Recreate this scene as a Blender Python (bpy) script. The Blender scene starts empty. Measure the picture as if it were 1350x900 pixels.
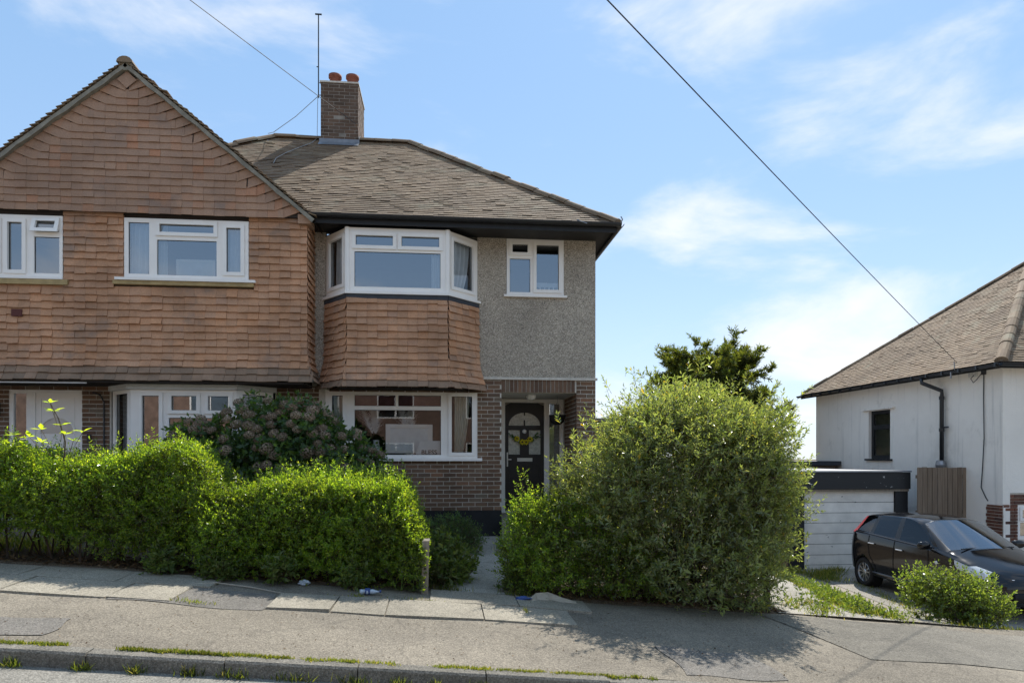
import bpy, bmesh, math, random
import numpy as np
from mathutils import Vector, Matrix
R = math.radians
scene = bpy.context.scene
col = scene.collection
random.seed(11)
rng = np.random.default_rng(7)

# ------------------------------------------------------------------ camera, sky, sun, exposure
CAM = Vector((0, 0, 1.6))
YAW = math.atan(0.1)
cd = bpy.data.cameras.new('camera')
cam = bpy.data.objects.new('camera', cd)
col.objects.link(cam)
cam.location = CAM
cam.rotation_euler = (R(90), 0, -YAW)
cd.sensor_width = 36
cd.lens = 24
cd.shift_y = 150 / 1350
cd.clip_start = 0.05
cd.clip_end = 6000
scene.camera = cam

CLX, CLY, CLZ = 5.3, 2.2, 0.6          # where the cloud field falls
SUN = Vector((0.40, 0.76, 1.0)).normalized()          # towards the sun: behind the house, a little to the right
SUN_EL = math.asin(SUN.z)
SUN_AZ = math.atan2(SUN.x, SUN.y)
scene.view_settings.view_transform = 'Standard'
scene.view_settings.look = 'None'
scene.view_settings.exposure = 1.78
scene.view_settings.gamma = 1
world = bpy.data.worlds.new('World')
scene.world = world
world.use_nodes = True
wn, wl = world.node_tree.nodes, world.node_tree.links
wn.clear()
w_out = wn.new('ShaderNodeOutputWorld')
w_bg = wn.new('ShaderNodeBackground')
w_bg.inputs['Strength'].default_value = 0.15
sky = wn.new('ShaderNodeTexSky')
sky.sky_type = 'NISHITA'
sky.sun_disc = False
sky.sun_elevation = SUN_EL
sky.sun_rotation = SUN_AZ
sky.air_density = 1.0
sky.dust_density = 0.2
sky.ozone_density = 1.6
# thin drifting cloud, the same all round the sky: noise on the direction projected to a flat layer overhead
tc = wn.new('ShaderNodeTexCoord')
sep = wn.new('ShaderNodeSeparateXYZ')
wl.new(tc.outputs['Generated'], sep.inputs[0])
def wmath(op, a, b=None, clamp=False):
    n = wn.new('ShaderNodeMath'); n.operation = op; n.use_clamp = clamp
    for i, v in enumerate((a, b)):
        if v is None: continue
        if isinstance(v, (int, float)): n.inputs[i].default_value = v
        else: wl.new(v, n.inputs[i])
    return n.outputs[0]
mp = wn.new('ShaderNodeMapping')
mp.inputs['Rotation'].default_value = (R(8), R(27), 0)
mp.inputs['Scale'].default_value = (1.25, 1.25, 3.6)
mp.inputs['Location'].default_value = (CLX, CLY, CLZ)
wl.new(tc.outputs['Generated'], mp.inputs[0])
n1 = wn.new('ShaderNodeTexNoise'); n1.inputs['Scale'].default_value = 2.1; n1.inputs['Detail'].default_value = 9; n1.inputs['Roughness'].default_value = 0.56
n1.inputs['Distortion'].default_value = 0.35
wl.new(mp.outputs[0], n1.inputs['Vector'])
r1 = wn.new('ShaderNodeValToRGB')
r1.color_ramp.elements[0].position = 0.46; r1.color_ramp.elements[0].color = (0, 0, 0, 1)
r1.color_ramp.elements[1].position = 0.72; r1.color_ramp.elements[1].color = (1, 1, 1, 1)
r1.color_ramp.interpolation = 'EASE'
wl.new(n1.outputs['Fac'], r1.inputs[0])
haze = wmath('MULTIPLY', wmath('POWER', wmath('SUBTRACT', 1.0, wmath('MAXIMUM', sep.outputs[2], 0.0)), 5.0), 0.62)
cfac = wmath('MULTIPLY', r1.outputs[0], 0.75)
mixh = wn.new('ShaderNodeMix'); mixh.data_type = 'RGBA'
mixb = wn.new('ShaderNodeMix'); mixb.data_type = 'RGBA'; mixb.inputs[0].default_value = 0.62
tint = wn.new('ShaderNodeMix'); tint.data_type = 'RGBA'; tint.blend_type = 'MULTIPLY'; tint.inputs[0].default_value = 1.0
wl.new(sky.outputs[0], tint.inputs[6]); tint.inputs[7].default_value = (0.32, 0.33, 0.34, 1)
wl.new(tint.outputs[2], mixb.inputs[6]); mixb.inputs[7].default_value = (0.70, 1.20, 1.88, 1)
wl.new(haze, mixh.inputs[0]); wl.new(mixb.outputs[2], mixh.inputs[6]); mixh.inputs[7].default_value = (1.85, 2.0, 2.08, 1)
mixc = wn.new('ShaderNodeMix'); mixc.data_type = 'RGBA'
wl.new(cfac, mixc.inputs[0]); wl.new(mixh.outputs[2], mixc.inputs[6]); mixc.inputs[7].default_value = (2.25, 2.22, 2.2, 1)
wl.new(mixc.outputs[2], w_bg.inputs['Color'])
wl.new(w_bg.outputs[0], w_out.inputs['Surface'])
sd = bpy.data.lights.new('sun', 'SUN')
sd.energy = 2.0
sd.angle = R(0.5)
sd.color = (1.0, 0.96, 0.89)
sun = bpy.data.objects.new('sun', sd)
col.objects.link(sun)
sun.rotation_euler = SUN.to_track_quat('Z', 'Y').to_euler()

# ------------------------------------------------------------------ helpers
def V(*a): return Vector(a)
ZUP = Vector((0, 0, 1))
UNIT = np.array([(x, y, z) for x in (-.5, .5) for y in (-.5, .5) for z in (-.5, .5)], dtype=np.float64)
UFACE = np.array([(0, 1, 3, 2), (4, 6, 7, 5), (0, 4, 5, 1), (2, 3, 7, 6), (0, 2, 6, 4), (1, 5, 7, 3)])

def props(o, label=None, cat=None, group=None, kind=None):
    if label: o['label'] = label
    if cat: o['category'] = cat
    if group: o['group'] = group
    if kind: o['kind'] = kind
    return o

def attach(o, parent):
    if parent is not None:
        o.parent = parent
        if parent.type == 'EMPTY':
            o.matrix_parent_inverse = Matrix.Translation(-parent.location)
    return o

def thing(name, label, cat, loc=(0, 0, 0), group=None):
    o = bpy.data.objects.new(name, None)
    o.empty_display_size = 0.2
    col.objects.link(o)
    o.location = loc
    return props(o, label, cat, group)

def link_mesh(name, me, parent=None, mat=None, smooth=False):
    if mat is not None and len(me.materials) == 0:
        for m in (mat if isinstance(mat, (list, tuple)) else [mat]): me.materials.append(m)
    if smooth: me.polygons.foreach_set('use_smooth', [True] * len(me.polygons))
    o = bpy.data.objects.new(name, me)
    col.objects.link(o)
    return attach(o, parent)

def np_mesh(name, verts, faces):
    """faces: (n,k) array, all the same size"""
    verts = np.asarray(verts, dtype=np.float32); faces = np.asarray(faces, dtype=np.int32)
    me = bpy.data.meshes.new(name)
    n, k = faces.shape
    me.vertices.add(len(verts)); me.vertices.foreach_set('co', verts.ravel())
    me.loops.add(n * k); me.loops.foreach_set('vertex_index', faces.ravel())
    me.polygons.add(n)
    me.polygons.foreach_set('loop_start', np.arange(0, n * k, k, dtype=np.int32))
    me.polygons.foreach_set('loop_total', np.full(n, k, dtype=np.int32))
    me.polygons.foreach_set('use_smooth', np.zeros(n, dtype=bool))
    me.update(calc_edges=True)
    return me

class MB:
    def __init__(s): s.v = []; s.f = []
    def poly(s, pts):
        i = len(s.v); s.v += [tuple(p) for p in pts]; s.f.append(tuple(range(i, i + len(pts)))); return s
    def box(s, x0, x1, y0, y1, z0, z1):
        return s.frame_box(V(0, 0, 0), V(1, 0, 0), V(0, 1, 0), V(0, 0, 1), x0, x1, y0, y1, z0, z1)
    def frame_box(s, O, A, B, C, a0, a1, b0, b1, c0, c1):
        i = len(s.v)
        for a in (a0, a1):
            for b in (b0, b1):
                for c in (c0, c1): s.v.append(tuple(O + A * a + B * b + C * c))
        s.f += [tuple(i + k for k in f) for f in UFACE.tolist()]
        return s
    def tube(s, pts, r, n=8, cap=True):
        pts = [Vector(p) for p in pts]
        rs = r if isinstance(r, (list, tuple)) else [r] * len(pts)
        i0 = len(s.v); prev = None
        for k, p in enumerate(pts):
            d = (pts[min(k + 1, len(pts) - 1)] - pts[max(k - 1, 0)])
            if d.length < 1e-9: d = V(0, 0, 1)
            d.normalize()
            if prev is None:
                a = d.orthogonal().normalized()
            else:
                a = prev - d * prev.dot(d)
                a = a.normalized() if a.length > 1e-6 else d.orthogonal().normalized()
            prev = a; b = d.cross(a)
            for j in range(n):
                t = 2 * math.pi * j / n
                s.v.append(tuple(p + (a * math.cos(t) + b * math.sin(t)) * rs[k]))
        for k in range(len(pts) - 1):
            for j in range(n):
                a = i0 + k * n + j; b = i0 + k * n + (j + 1) % n
                s.f.append((a, b, b + n, a + n))
        if cap:
            s.f.append(tuple(i0 + j for j in reversed(range(n))))
            s.f.append(tuple(i0 + (len(pts) - 1) * n + j for j in range(n)))
        return s
    def lathe(s, C, axis, prof, n=16, a=None):
        """prof: list of (r, h) along the axis"""
        axis = Vector(axis).normalized(); a = a or axis.orthogonal().normalized(); b = axis.cross(a); C = Vector(C)
        i0 = len(s.v)
        for r, h in prof:
            for j in range(n):
                t = 2 * math.pi * j / n
                s.v.append(tuple(C + axis * h + (a * math.cos(t) + b * math.sin(t)) * r))
        for k in range(len(prof) - 1):
            for j in range(n):
                p = i0 + k * n + j; q = i0 + k * n + (j + 1) % n
                s.f.append((p, q, q + n, p + n))
        return s
    def plate(s, L, a0, a1, z0, z1, holes, n0, n1, back=False):
        """flat plate with rectangular holes; L(a, n, z) gives the point; n1 is the front, n0 the back"""
        A = sorted({a0, a1, *[min(max(h[k], a0), a1) for h in holes for k in (0, 1)]})
        Z = sorted({z0, z1, *[min(max(h[k], z0), z1) for h in holes for k in (2, 3)]})
        inh = lambda a, z: any(h[0] < a < h[1] and h[2] < z < h[3] for h in holes)
        solid = lambda i, j: 0 <= i < len(A) - 1 and 0 <= j < len(Z) - 1 and not inh((A[i] + A[i + 1]) / 2, (Z[j] + Z[j + 1]) / 2)
        for i in range(len(A) - 1):
            for j in range(len(Z) - 1):
                if not solid(i, j): continue
                p, q, u, w = A[i], A[i + 1], Z[j], Z[j + 1]
                s.poly([L(p, n1, u), L(q, n1, u), L(q, n1, w), L(p, n1, w)])
                if back: s.poly([L(p, n0, u), L(p, n0, w), L(q, n0, w), L(q, n0, u)])
                if not solid(i - 1, j): s.poly([L(p, n0, u), L(p, n1, u), L(p, n1, w), L(p, n0, w)])
                if not solid(i + 1, j): s.poly([L(q, n0, u), L(q, n0, w), L(q, n1, w), L(q, n1, u)])
                if not solid(i, j - 1): s.poly([L(p, n0, u), L(q, n0, u), L(q, n1, u), L(p, n1, u)])
                if not solid(i, j + 1): s.poly([L(p, n0, w), L(p, n1, w), L(q, n1, w), L(q, n0, w)])
        return s
    def build(s, name, mat, parent=None, smooth=False, label=None, kind=None, weld=False):
        me = bpy.data.meshes.new(name)
        me.from_pydata(s.v, [], s.f)
        if weld:
            bm = bmesh.new(); bm.from_mesh(me)
            bmesh.ops.remove_doubles(bm, verts=bm.verts, dist=1e-5)
            bmesh.ops.recalc_face_normals(bm, faces=bm.faces)
            bm.to_mesh(me); bm.free()
        o = link_mesh(name, me, parent, mat, smooth)
        return props(o, label, None, None, kind)

def pix(p):
    d = Vector(p) - CAM; s, c = math.sin(YAW), math.cos(YAW)
    D = d.x * s + d.y * c
    if D < .1: return None
    return 675 + 900 * (d.x * c - d.y * s) / D, 600 - 900 * d.z / D, D

class Pieces:
    """many alike box-shaped pieces: the nearest in view become objects sharing one mesh, any beyond the limit one joined part"""
    def __init__(s): s.m = []
    def add(s, c, a, b, n):            # centre and the three full edge vectors
        s.m.append(Matrix(((a[0], b[0], n[0], c[0]), (a[1], b[1], n[1], c[1]), (a[2], b[2], n[2], c[2]), (0, 0, 0, 1))))
    def emit(s, parent, name, mat, nmax=300):
        if not s.m: return
        key = []
        for i, m in enumerate(s.m):
            q = pix(m.translation)
            vis = q is not None and -5 < q[0] < 1355 and -5 < q[1] < 905
            key.append((0 if vis else 1, (m.translation - CAM).length, i))
        key.sort()
        order = [k[2] for k in key]
        singles = order[:nmax] if len(order) > nmax else order
        rest = order[nmax:] if len(order) > nmax else []
        me = np_mesh(name, UNIT, UFACE)
        me.materials.append(mat)
        for i in singles:
            o = bpy.data.objects.new(name, me)
            col.objects.link(o)
            attach(o, parent)
            o.matrix_basis = s.m[i]
        if rest:
            Ms = np.array([[list(r) for r in s.m[i]] for i in rest])
            vs = np.einsum('nij,kj->nki', Ms[:, :3, :3], UNIT) + Ms[:, None, :3, 3]
            fs = (UFACE[None] + (np.arange(len(rest)) * 8)[:, None, None]).reshape(-1, 4)
            m2 = np_mesh(name, vs.reshape(-1, 3), fs)
            m2.materials.append(mat)
            o = link_mesh(name + '_courses', m2, parent)
            o['kind'] = 'stuff'

def cut(ivs, h0, h1):
    out = []
    for a, b in ivs:
        if h1 <= a or h0 >= b: out.append((a, b)); continue
        if h0 > a: out.append((a, h0))
        if h1 < b: out.append((h1, b))
    return out

def fill(a0, a1, step, off, gap, holes=()):
    """pieces of length step laid from a0 to a1 with joints, cut at holes"""
    ivs = [(a0, a1)]
    for h in holes: ivs = cut(ivs, h[0], h[1])
    k = math.floor((a0 - off) / step)
    x = off + k * step
    while x < a1:
        s, e = x, x + step - gap
        for p, q in ivs:
            u, w = max(s, p), min(e, q)
            if w - u > 0.025: yield u, w
        x += step

def tile_plane(P, O, U, W, N, v1, gauge, width, rngf, holes=(), th=.013, lap=1.32, off=None, jit=1.0, seed=1, v0=0.0, gap=.0022, proud=.036):
    r = random.Random(seed)
    off = off or (lambda v: 0.0)
    k = 0; v = v0
    while v < v1 - gauge * .3:
        a0, a1 = rngf(v)
        hs = [h for h in holes if h[2] < v + gauge * .6 and h[3] > v + gauge * .35]
        if a1 - a0 > .03:
            o0 = off(v); o1 = off(v + gauge * lap)
            for s, e in fill(a0, a1, width, (k % 2) * width / 2 + r.uniform(-.008, .008), gap, hs):
                jb = r.gauss(0, .0042) * jit; jn = min(r.expovariate(1 / .0055), .022) * jit; rot = r.gauss(0, .006) * jit; roll = r.gauss(0, .024) * jit
                pb = O + U * ((s + e) / 2) + W * (v + jb) + N * (o0 + proud + jn)
                pt = O + U * ((s + e) / 2 + rot * gauge) + W * (v + gauge * lap) + N * (o1 + .004)
                b = pt - pb
                n = U.cross(b).normalized()
                if n.dot(N) < 0: n = -n
                P.add((pb + pt) / 2, (U + W * roll + N * r.gauss(0, .02) * jit).normalized() * (e - s), b, n * th)
        k += 1; v += gauge

def brick_plane(P, O, U, W, N, a0, a1, v0, v1, holes=(), l=.225, h=.075, seed=1, proud=.004, off0=0.0, jit=1.0):
    r = random.Random(seed)
    k = 0; v = v0
    while v < v1 - .02:
        top = min(v + h - .013, v1)
        hs = [q for q in holes if q[2] < (v + top) / 2 < q[3]]
        for s, e in fill(a0, a1, l, off0 + (k % 2) * l / 2, .012, hs):
            pr = proud + r.gauss(0, .0016) * jit
            P.add(O + U * ((s + e) / 2) + W * ((v + top) / 2) + N * (pr - .015), U * (e - s), (W + U * r.gauss(0, .004)).normalized() * (top - v + r.gauss(0, .001)), N * .03)
        k += 1; v += h

# ------------------------------------------------------------------ materials
class NT:
    def __init__(s, name):
        s.m = bpy.data.materials.new(name); s.m.use_nodes = True
        s.n = s.m.node_tree.nodes; s.l = s.m.node_tree.links
        s.bsdf = s.n['Principled BSDF']; s.out = s.n['Material Output']
    def node(s, t, **kw):
        n = s.n.new(t)
        for k, v in kw.items(): setattr(n, k, v)
        return n
    def set(s, sock, v):
        if isinstance(v, (int, float, tuple)): sock.default_value = v
        else: s.l.new(v, sock)
    def math(s, op, a, b=0.0, clamp=False):
        n = s.node('ShaderNodeMath', operation=op, use_clamp=clamp); s.set(n.inputs[0], a); s.set(n.inputs[1], b); return n.outputs[0]
    def noise(s, scale, detail=4, rough=.55, vec=None, dist=0.0):
        n = s.node('ShaderNodeTexNoise'); n.inputs['Scale'].default_value = scale; n.inputs['Detail'].default_value = detail
        n.inputs['Roughness'].default_value = rough; n.inputs['Distortion'].default_value = dist
        s.l.new(vec if vec is not None else s.pos(), n.inputs['Vector']); return n.outputs['Fac']
    def pos(s):
        if not hasattr(s, '_p'): s._p = s.node('ShaderNodeNewGeometry').outputs['Position']
        return s._p
    def scaled(s, sc):
        n = s.node('ShaderNodeMapping'); n.inputs['Scale'].default_value = sc; s.l.new(s.pos(), n.inputs[0]); return n.outputs[0]
    def piece(s):
        g = s.node('ShaderNodeNewGeometry'); o = s.node('ShaderNodeObjectInfo')
        return s.math('FRACT', s.math('ADD', s.math('MULTIPLY', g.outputs['Random Per Island'], 7.13), s.math('MULTIPLY', o.outputs['Random'], 3.7)))
    def ramp(s, fac, stops, interp='LINEAR'):
        n = s.node('ShaderNodeValToRGB'); cr = n.color_ramp; cr.interpolation = interp
        while len(cr.elements) < len(stops): cr.elements.new(.5)
        for e, (p, c) in zip(cr.elements, stops): e.position = p; e.color = (*c, 1) if len(c) == 3 else c
        s.set(n.inputs[0], fac); return n.outputs[0]
    def mix(s, fac, a, b, blend='MIX'):
        n = s.node('ShaderNodeMix', data_type='RGBA', blend_type=blend)
        s.set(n.inputs[0], fac)
        for i, v in ((6, a), (7, b)):
            if isinstance(v, tuple): n.inputs[i].default_value = (*v, 1) if len(v) == 3 else v
            else: s.l.new(v, n.inputs[i])
        return n.outputs[2]
    def bump(s, h, strength=.4, dist=.01):
        n = s.node('ShaderNodeBump'); n.inputs['Strength'].default_value = strength; n.inputs['Distance'].default_value = dist
        s.l.new(h, n.inputs['Height']); s.l.new(n.outputs[0], s.bsdf.inputs['Normal'])
    def fin(s, color=None, rough=.8, spec=.3, metal=0.0):
        if color is not None:
            if isinstance(color, tuple): s.bsdf.inputs['Base Color'].default_value = (*color, 1)
            else: s.l.new(color, s.bsdf.inputs['Base Color'])
        s.set(s.bsdf.inputs['Roughness'], rough)
        s.bsdf.inputs['Specular IOR Level'].default_value = spec
        s.bsdf.inputs['Metallic'].default_value = metal
        return s.m

def grey(v): return (v, v, v)
def m_pieces(name, stops, rough=.85, grime=(.6, 1.15), gscale=1.2, fine=60, spec=.2, bump=.25, stain=None):
    t = NT(name)
    c = t.ramp(t.piece(), stops, 'CONSTANT' if len(stops) > 6 else 'LINEAR')
    g = t.ramp(t.noise(gscale, 5, .6), [(.3, grey(grime[0])), (.7, grey(grime[1]))])
    c = t.mix(1.0, c, g, 'MULTIPLY')
    f = t.noise(fine, 3, .7)
    c = t.mix(1.0, c, t.ramp(f, [(.25, grey(.78)), (.75, grey(1.18))]), 'MULTIPLY')
    if stain:
        c = t.mix(t.math('MULTIPLY', t.ramp(t.noise(stain[1], 4, .65), [(.55, grey(0)), (.7, grey(1))]), stain[2]), c, stain[0])
    t.bump(f, bump, .004)
    return t.fin(c, rough, spec)

def m_plain(name, color, rough=.6, spec=.4, var=.12, scale=6, metal=0.0, bump=0.0):
    t = NT(name)
    g = t.ramp(t.noise(scale, 5, .6), [(.3, grey(1 - var)), (.7, grey(1 + var * .6))])
    c = t.mix(1.0, color, g, 'MULTIPLY')
    if bump: t.bump(t.noise(scale * 9, 4), bump, .004)
    return t.fin(c, rough, spec, metal)

M = {}
M['tile_wall'] = m_pieces('clay_wall_tile', [(0, (0.502, 0.286, 0.172)), (.35, (0.568, 0.310, 0.179)), (.62, (0.536, 0.310, 0.192)), (.9, (0.612, 0.320, 0.175)), (1, (0.459, 0.276, 0.184))], grime=(.66, 1.14), gscale=1.6, stain=((.22, .175, .145), 1.5, .6))
M['tile_gable'] = m_pieces('brown_gable_tile', [(0, (0.389, 0.247, 0.171)), (.4, (0.420, 0.258, 0.171)), (.75, (0.378, 0.243, 0.171)), (.93, (0.441, 0.247, 0.156)), (1, (0.462, 0.230, 0.134))], grime=(.72, 1.12), gscale=1.1, stain=((.22, .17, .145), 1.8, .5))
M['tile_base'] = m_pieces('weathered_base_tile', [(0, (0.260, 0.179, 0.122)), (.5, (0.330, 0.211, 0.139)), (1, (0.210, 0.150, 0.105))], grime=(.75, 1.15), gscale=2.5)
M['tile_red'] = m_plain('replacement_tile', (.12, .045, .04), .8, .2)
M['tile_roof'] = m_pieces('roof_tile', [(0, (0.210, 0.142, 0.089)), (.3, (0.260, 0.185, 0.117)), (.6, (0.235, 0.169, 0.115)), (.85, (0.290, 0.214, 0.140)), (1, (0.175, 0.119, 0.078))], grime=(.68, 1.15), gscale=.8, stain=((.33, .31, .22), 1.7, .5))
M['roof_under'] = m_plain('roof_underlay', (.06, .05, .045), .95, .1)
M['mortar'] = m_plain('mortar', (.62, .575, .50), .95, .1, .2, 14, bump=.3)
M['verge'] = m_plain('verge_mortar', (.27, .25, .205), .95, .1, .3, 7, bump=.5)
M['brick'] = m_pieces('dark_brick', [(0, (0.137, 0.083, 0.056)), (.3, (0.189, 0.110, 0.069)), (.55, (0.158, 0.104, 0.072)), (.75, (0.231, 0.131, 0.079)), (.9, (0.189, 0.144, 0.104)), (1, (0.263, 0.135, 0.078))], grime=(.75, 1.15), gscale=2, spec=.25)
M['brick_red'] = m_pieces('red_brick', [(0, (.14, .065, .045)), (.4, (.20, .085, .055)), (.75, (.11, .06, .048)), (1, (.24, .11, .07))], grime=(.8, 1.1))
M['brick_chimney'] = m_pieces('sooty_chimney_brick', [(0, (0.105, 0.072, 0.053)), (.4, (0.158, 0.101, 0.070)), (.8, (0.126, 0.090, 0.068)), (1, (0.189, 0.113, 0.074))], grime=(.65, 1.2), gscale=1.6)
M['black_paint'] = m_plain('black_paint', (.018, .019, .021), .55, .35, .3, 8)
M['black_plastic'] = m_plain('black_plastic', (.02, .022, .026), .35, .5, .2, 6)
M['plinth'] = m_plain('black_plinth_paint', (.022, .022, .023), .75, .25, .3, 5)
M['upvc'] = m_plain('white_upvc', (.92, .875, .82), .32, .5, .04, 3)
M['cream_wood'] = m_plain('ochre_sill_board', (.42, .31, .15), .7, .25, .25, 9)
M['white_wood'] = m_plain('white_painted_board', (.70, .70, .68), .6, .3, .12, 5)
M['lead'] = m_plain('lead_flashing', (.22, .23, .25), .45, .5, .2, 9, metal=.3)
M['band'] = m_plain('slate_blue_band', (.05, .055, .066), .6, .3, .2, 6)
M['terracotta'] = m_plain('terracotta', (.25, .09, .06), .8, .2, .25, 9)
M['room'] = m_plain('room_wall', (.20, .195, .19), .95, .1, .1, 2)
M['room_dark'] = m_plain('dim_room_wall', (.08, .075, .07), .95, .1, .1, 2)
M['curtain'] = m_plain('grey_curtain', (.42, .41, .39), .95, .1, .12, 8)
M['curtain_w'] = m_plain('white_net_curtain', (.68, .70, .72), .95, .1, .08, 8)
M['curtain_g'] = m_plain('sage_curtain', (.55, .56, .47), .95, .1, .12, 8)
M['blind'] = m_plain('grey_vertical_blind', (.22, .23, .23), .9, .1, .1, 5)
M['door_brown'] = m_plain('dark_brown_door', (.022, .018, .017), .45, .4, .15, 7, bump=.05)
M['chrome'] = m_plain('polished_metal', (.62, .62, .62), .3, .6, .05, 5, metal=.35)
M['steel'] = m_plain('galvanised_steel', (.35, .36, .38), .45, .5, .2, 12, metal=.8)
M['cable'] = m_plain('black_cable', (.05, .052, .056), .6, .3, .1, 5)
M['cable_pale'] = m_plain('grey_cable', (.34, .34, .34), .7, .3, .1, 5)
M['yellow'] = m_plain('yellow_petals', (.62, .52, .03), .7, .2, .15, 30)
M['basket'] = m_plain('dark_wicker', (.03, .028, .026), .9, .2, .3, 40)
M['pampas'] = m_plain('pale_plume', (.88, .88, .87), .95, .1, .1, 20)
M['pot_white'] = m_plain('white_ceramic', (.82, .82, .81), .4, .5, .08, 8)
M['canvas'] = m_plain('pale_canvas', (.85, .85, .83), .85, .2, .06, 8)
M['rubber'] = m_plain('rubber', (.016, .016, .017), .8, .25, .2, 12)
M['alloy'] = m_plain('alloy_rim', (.55, .56, .58), .3, .5, .1, 8, metal=.9)
M['red_lens'] = m_plain('red_lens', (.36, .012, .015), .15, .6, .08, 8)
M['bark'] = m_plain('bark', (.085, .065, .05), .95, .1, .4, 25, bump=.6)
M['twig'] = m_plain('twig_bark', (.13, .10, .07), .9, .1, .35, 30)
M['cardboard'] = m_plain('weathered_cardboard', (.40, .35, .28), .9, .15, .2, 14)
M['blue_foil'] = m_plain('blue_wrapper', (.03, .07, .24), .4, .5, .5, 60)
M['pet'] = m_plain('pale_plastic', (.45, .52, .60), .2, .6, .3, 60)
M['seed'] = m_plain('seed_head', (.62, .60, .55), .95, .1, .1, 40)
M['stem'] = m_plain('green_stem', (.14, .22, .05), .7, .3, .2, 30)

def m_glass(name, refl=.2, tint=(.62, .68, .70)):
    t = NT(name); t.n.remove(t.bsdf)
    tr = t.node('ShaderNodeBsdfTransparent'); tr.inputs[0].default_value = (*tint, 1)
    gl = t.node('ShaderNodeBsdfGlossy'); gl.inputs['Roughness'].default_value = 0.0; gl.inputs[0].default_value = (.93, .96, 1.0, 1)
    fr = t.node('ShaderNodeFresnel'); fr.inputs[0].default_value = 1.5
    # a faint waviness, as in real panes
    bp = t.node('ShaderNodeBump'); bp.inputs['Strength'].default_value = .004; bp.inputs['Distance'].default_value = .02
    t.l.new(t.noise(1.7, 2), bp.inputs['Height']); t.l.new(bp.outputs[0], gl.inputs['Normal'])
    f = t.math('ADD', t.math('MULTIPLY', fr.outputs[0], .9), refl - .04, True)
    mx = t.node('ShaderNodeMixShader'); t.l.new(f, mx.inputs[0]); t.l.new(tr.outputs[0], mx.inputs[1]); t.l.new(gl.outputs[0], mx.inputs[2])
    t.l.new(mx.outputs[0], t.out.inputs['Surface'])
    return t.m
M['glass'] = m_glass('window_glass', .27, (.7, .75, .77))
M['glass_clear'] = m_glass('clearer_window_glass', .085, (.9, .92, .92))
M['glass_car'] = m_glass('car_side_glass', .04, (.12, .13, .13))
M['glass_screen'] = m_glass('car_windscreen_glass', .24, (.6, .68, .68))
def m_frosted():
    t = NT('obscured_door_glass')
    c = t.ramp(t.noise(28, 3), [(.35, (.42, .42, .38)), (.65, (.62, .61, .56))])
    t.bump(t.noise(60, 2), .4, .004)
    return t.fin(c, .12, .7)
M['frosted'] = m_frosted()

def m_leaf(name, stops, transl=.4, rough=.42, spec=.45, tcol=None, dead=None):
    t = NT(name)
    c = t.ramp(t.piece(), stops)
    c = t.mix(1.0, c, t.ramp(t.noise(1.9, 4, .6), [(.32, grey(.58)), (.5, grey(.95)), (.7, grey(1.3))]), 'MULTIPLY')
    c = t.mix(1.0, c, t.ramp(t.noise(11, 2), [(.3, (.8, .85, .9)), (.7, (1.2, 1.1, 1.0))]), 'MULTIPLY')
    t.fin(c, rough, spec)
    tl = t.node('ShaderNodeBsdfTranslucent')
    if tcol is None: t.l.new(t.mix(1.0, c, (5.2, 4.6, 1.1), 'MULTIPLY'), tl.inputs[0])
    else: t.l.new(t.mix(1.0, c, tcol, 'MULTIPLY'), tl.inputs[0])
    mx = t.node('ShaderNodeMixShader'); mx.inputs[0].default_value = transl
    t.l.new(t.bsdf.outputs[0], mx.inputs[1]); t.l.new(tl.outputs[0], mx.inputs[2]); t.l.new(mx.outputs[0], t.out.inputs['Surface'])
    return t.m
M['privet'] = m_leaf('privet_leaf', [(0, (.058, .102, .018)), (.45, (.09, .148, .024)), (.8, (.135, .20, .03)), (1, (.22, .26, .05))], .5, .3, .7, (4.8, 4.5, 1.1))
M['olive'] = m_leaf('olive_green_leaf', [(0, (.085, .12, .045)), (.5, (.14, .175, .08)), (.85, (.19, .215, .11)), (.985, (.24, .25, .12)), (1, (.38, .26, .02))], .42, .29, 1.0, (3.6, 3.5, 1.1))
M['hydrangea'] = m_leaf('hydrangea_leaf', [(0, (.035, .075, .026)), (.6, (.05, .10, .034)), (1, (.085, .14, .04))], .3, .42)
M['flower_dead'] = m_pieces('faded_brown_floret', [(0, (.27, .195, .13)), (.5, (.36, .275, .195)), (1, (.19, .135, .09))], gscale=4, fine=90)
M['conifer'] = m_leaf('conifer_needle', [(0, (.04, .06, .02)), (.5, (.06, .085, .025)), (1, (.11, .12, .04))], .3, .6, .25)
M['shrub'] = m_leaf('fresh_shrub_leaf', [(0, (.065, .105, .025)), (.5, (.095, .14, .035)), (1, (.15, .19, .055))], .42, .4, .5, (3.6, 3.4, 1.1))
M['grass'] = m_leaf('grass_blade', [(0, (.075, .105, .025)), (.45, (.11, .145, .03)), (.75, (.16, .18, .045)), (1, (.30, .26, .12))], .4, .55, .3, (3.2, 3.0, 1.0))
M['weed'] = m_leaf('weed_leaf', [(0, (.06, .10, .025)), (.5, (.09, .135, .035)), (1, (.15, .185, .06))], .38, .45, .4, (3.2, 3.0, 1.0))
M['sapling'] = m_leaf('yellow_green_leaf', [(0, (.16, .25, .03)), (1, (.24, .32, .05))], .5)
M['litter'] = m_leaf('dry_leaf', [(0, (.10, .065, .04)), (.5, (.17, .11, .065)), (1, (.26, .18, .10))], .15, .8, .2, (1, .9, .7))

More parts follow.
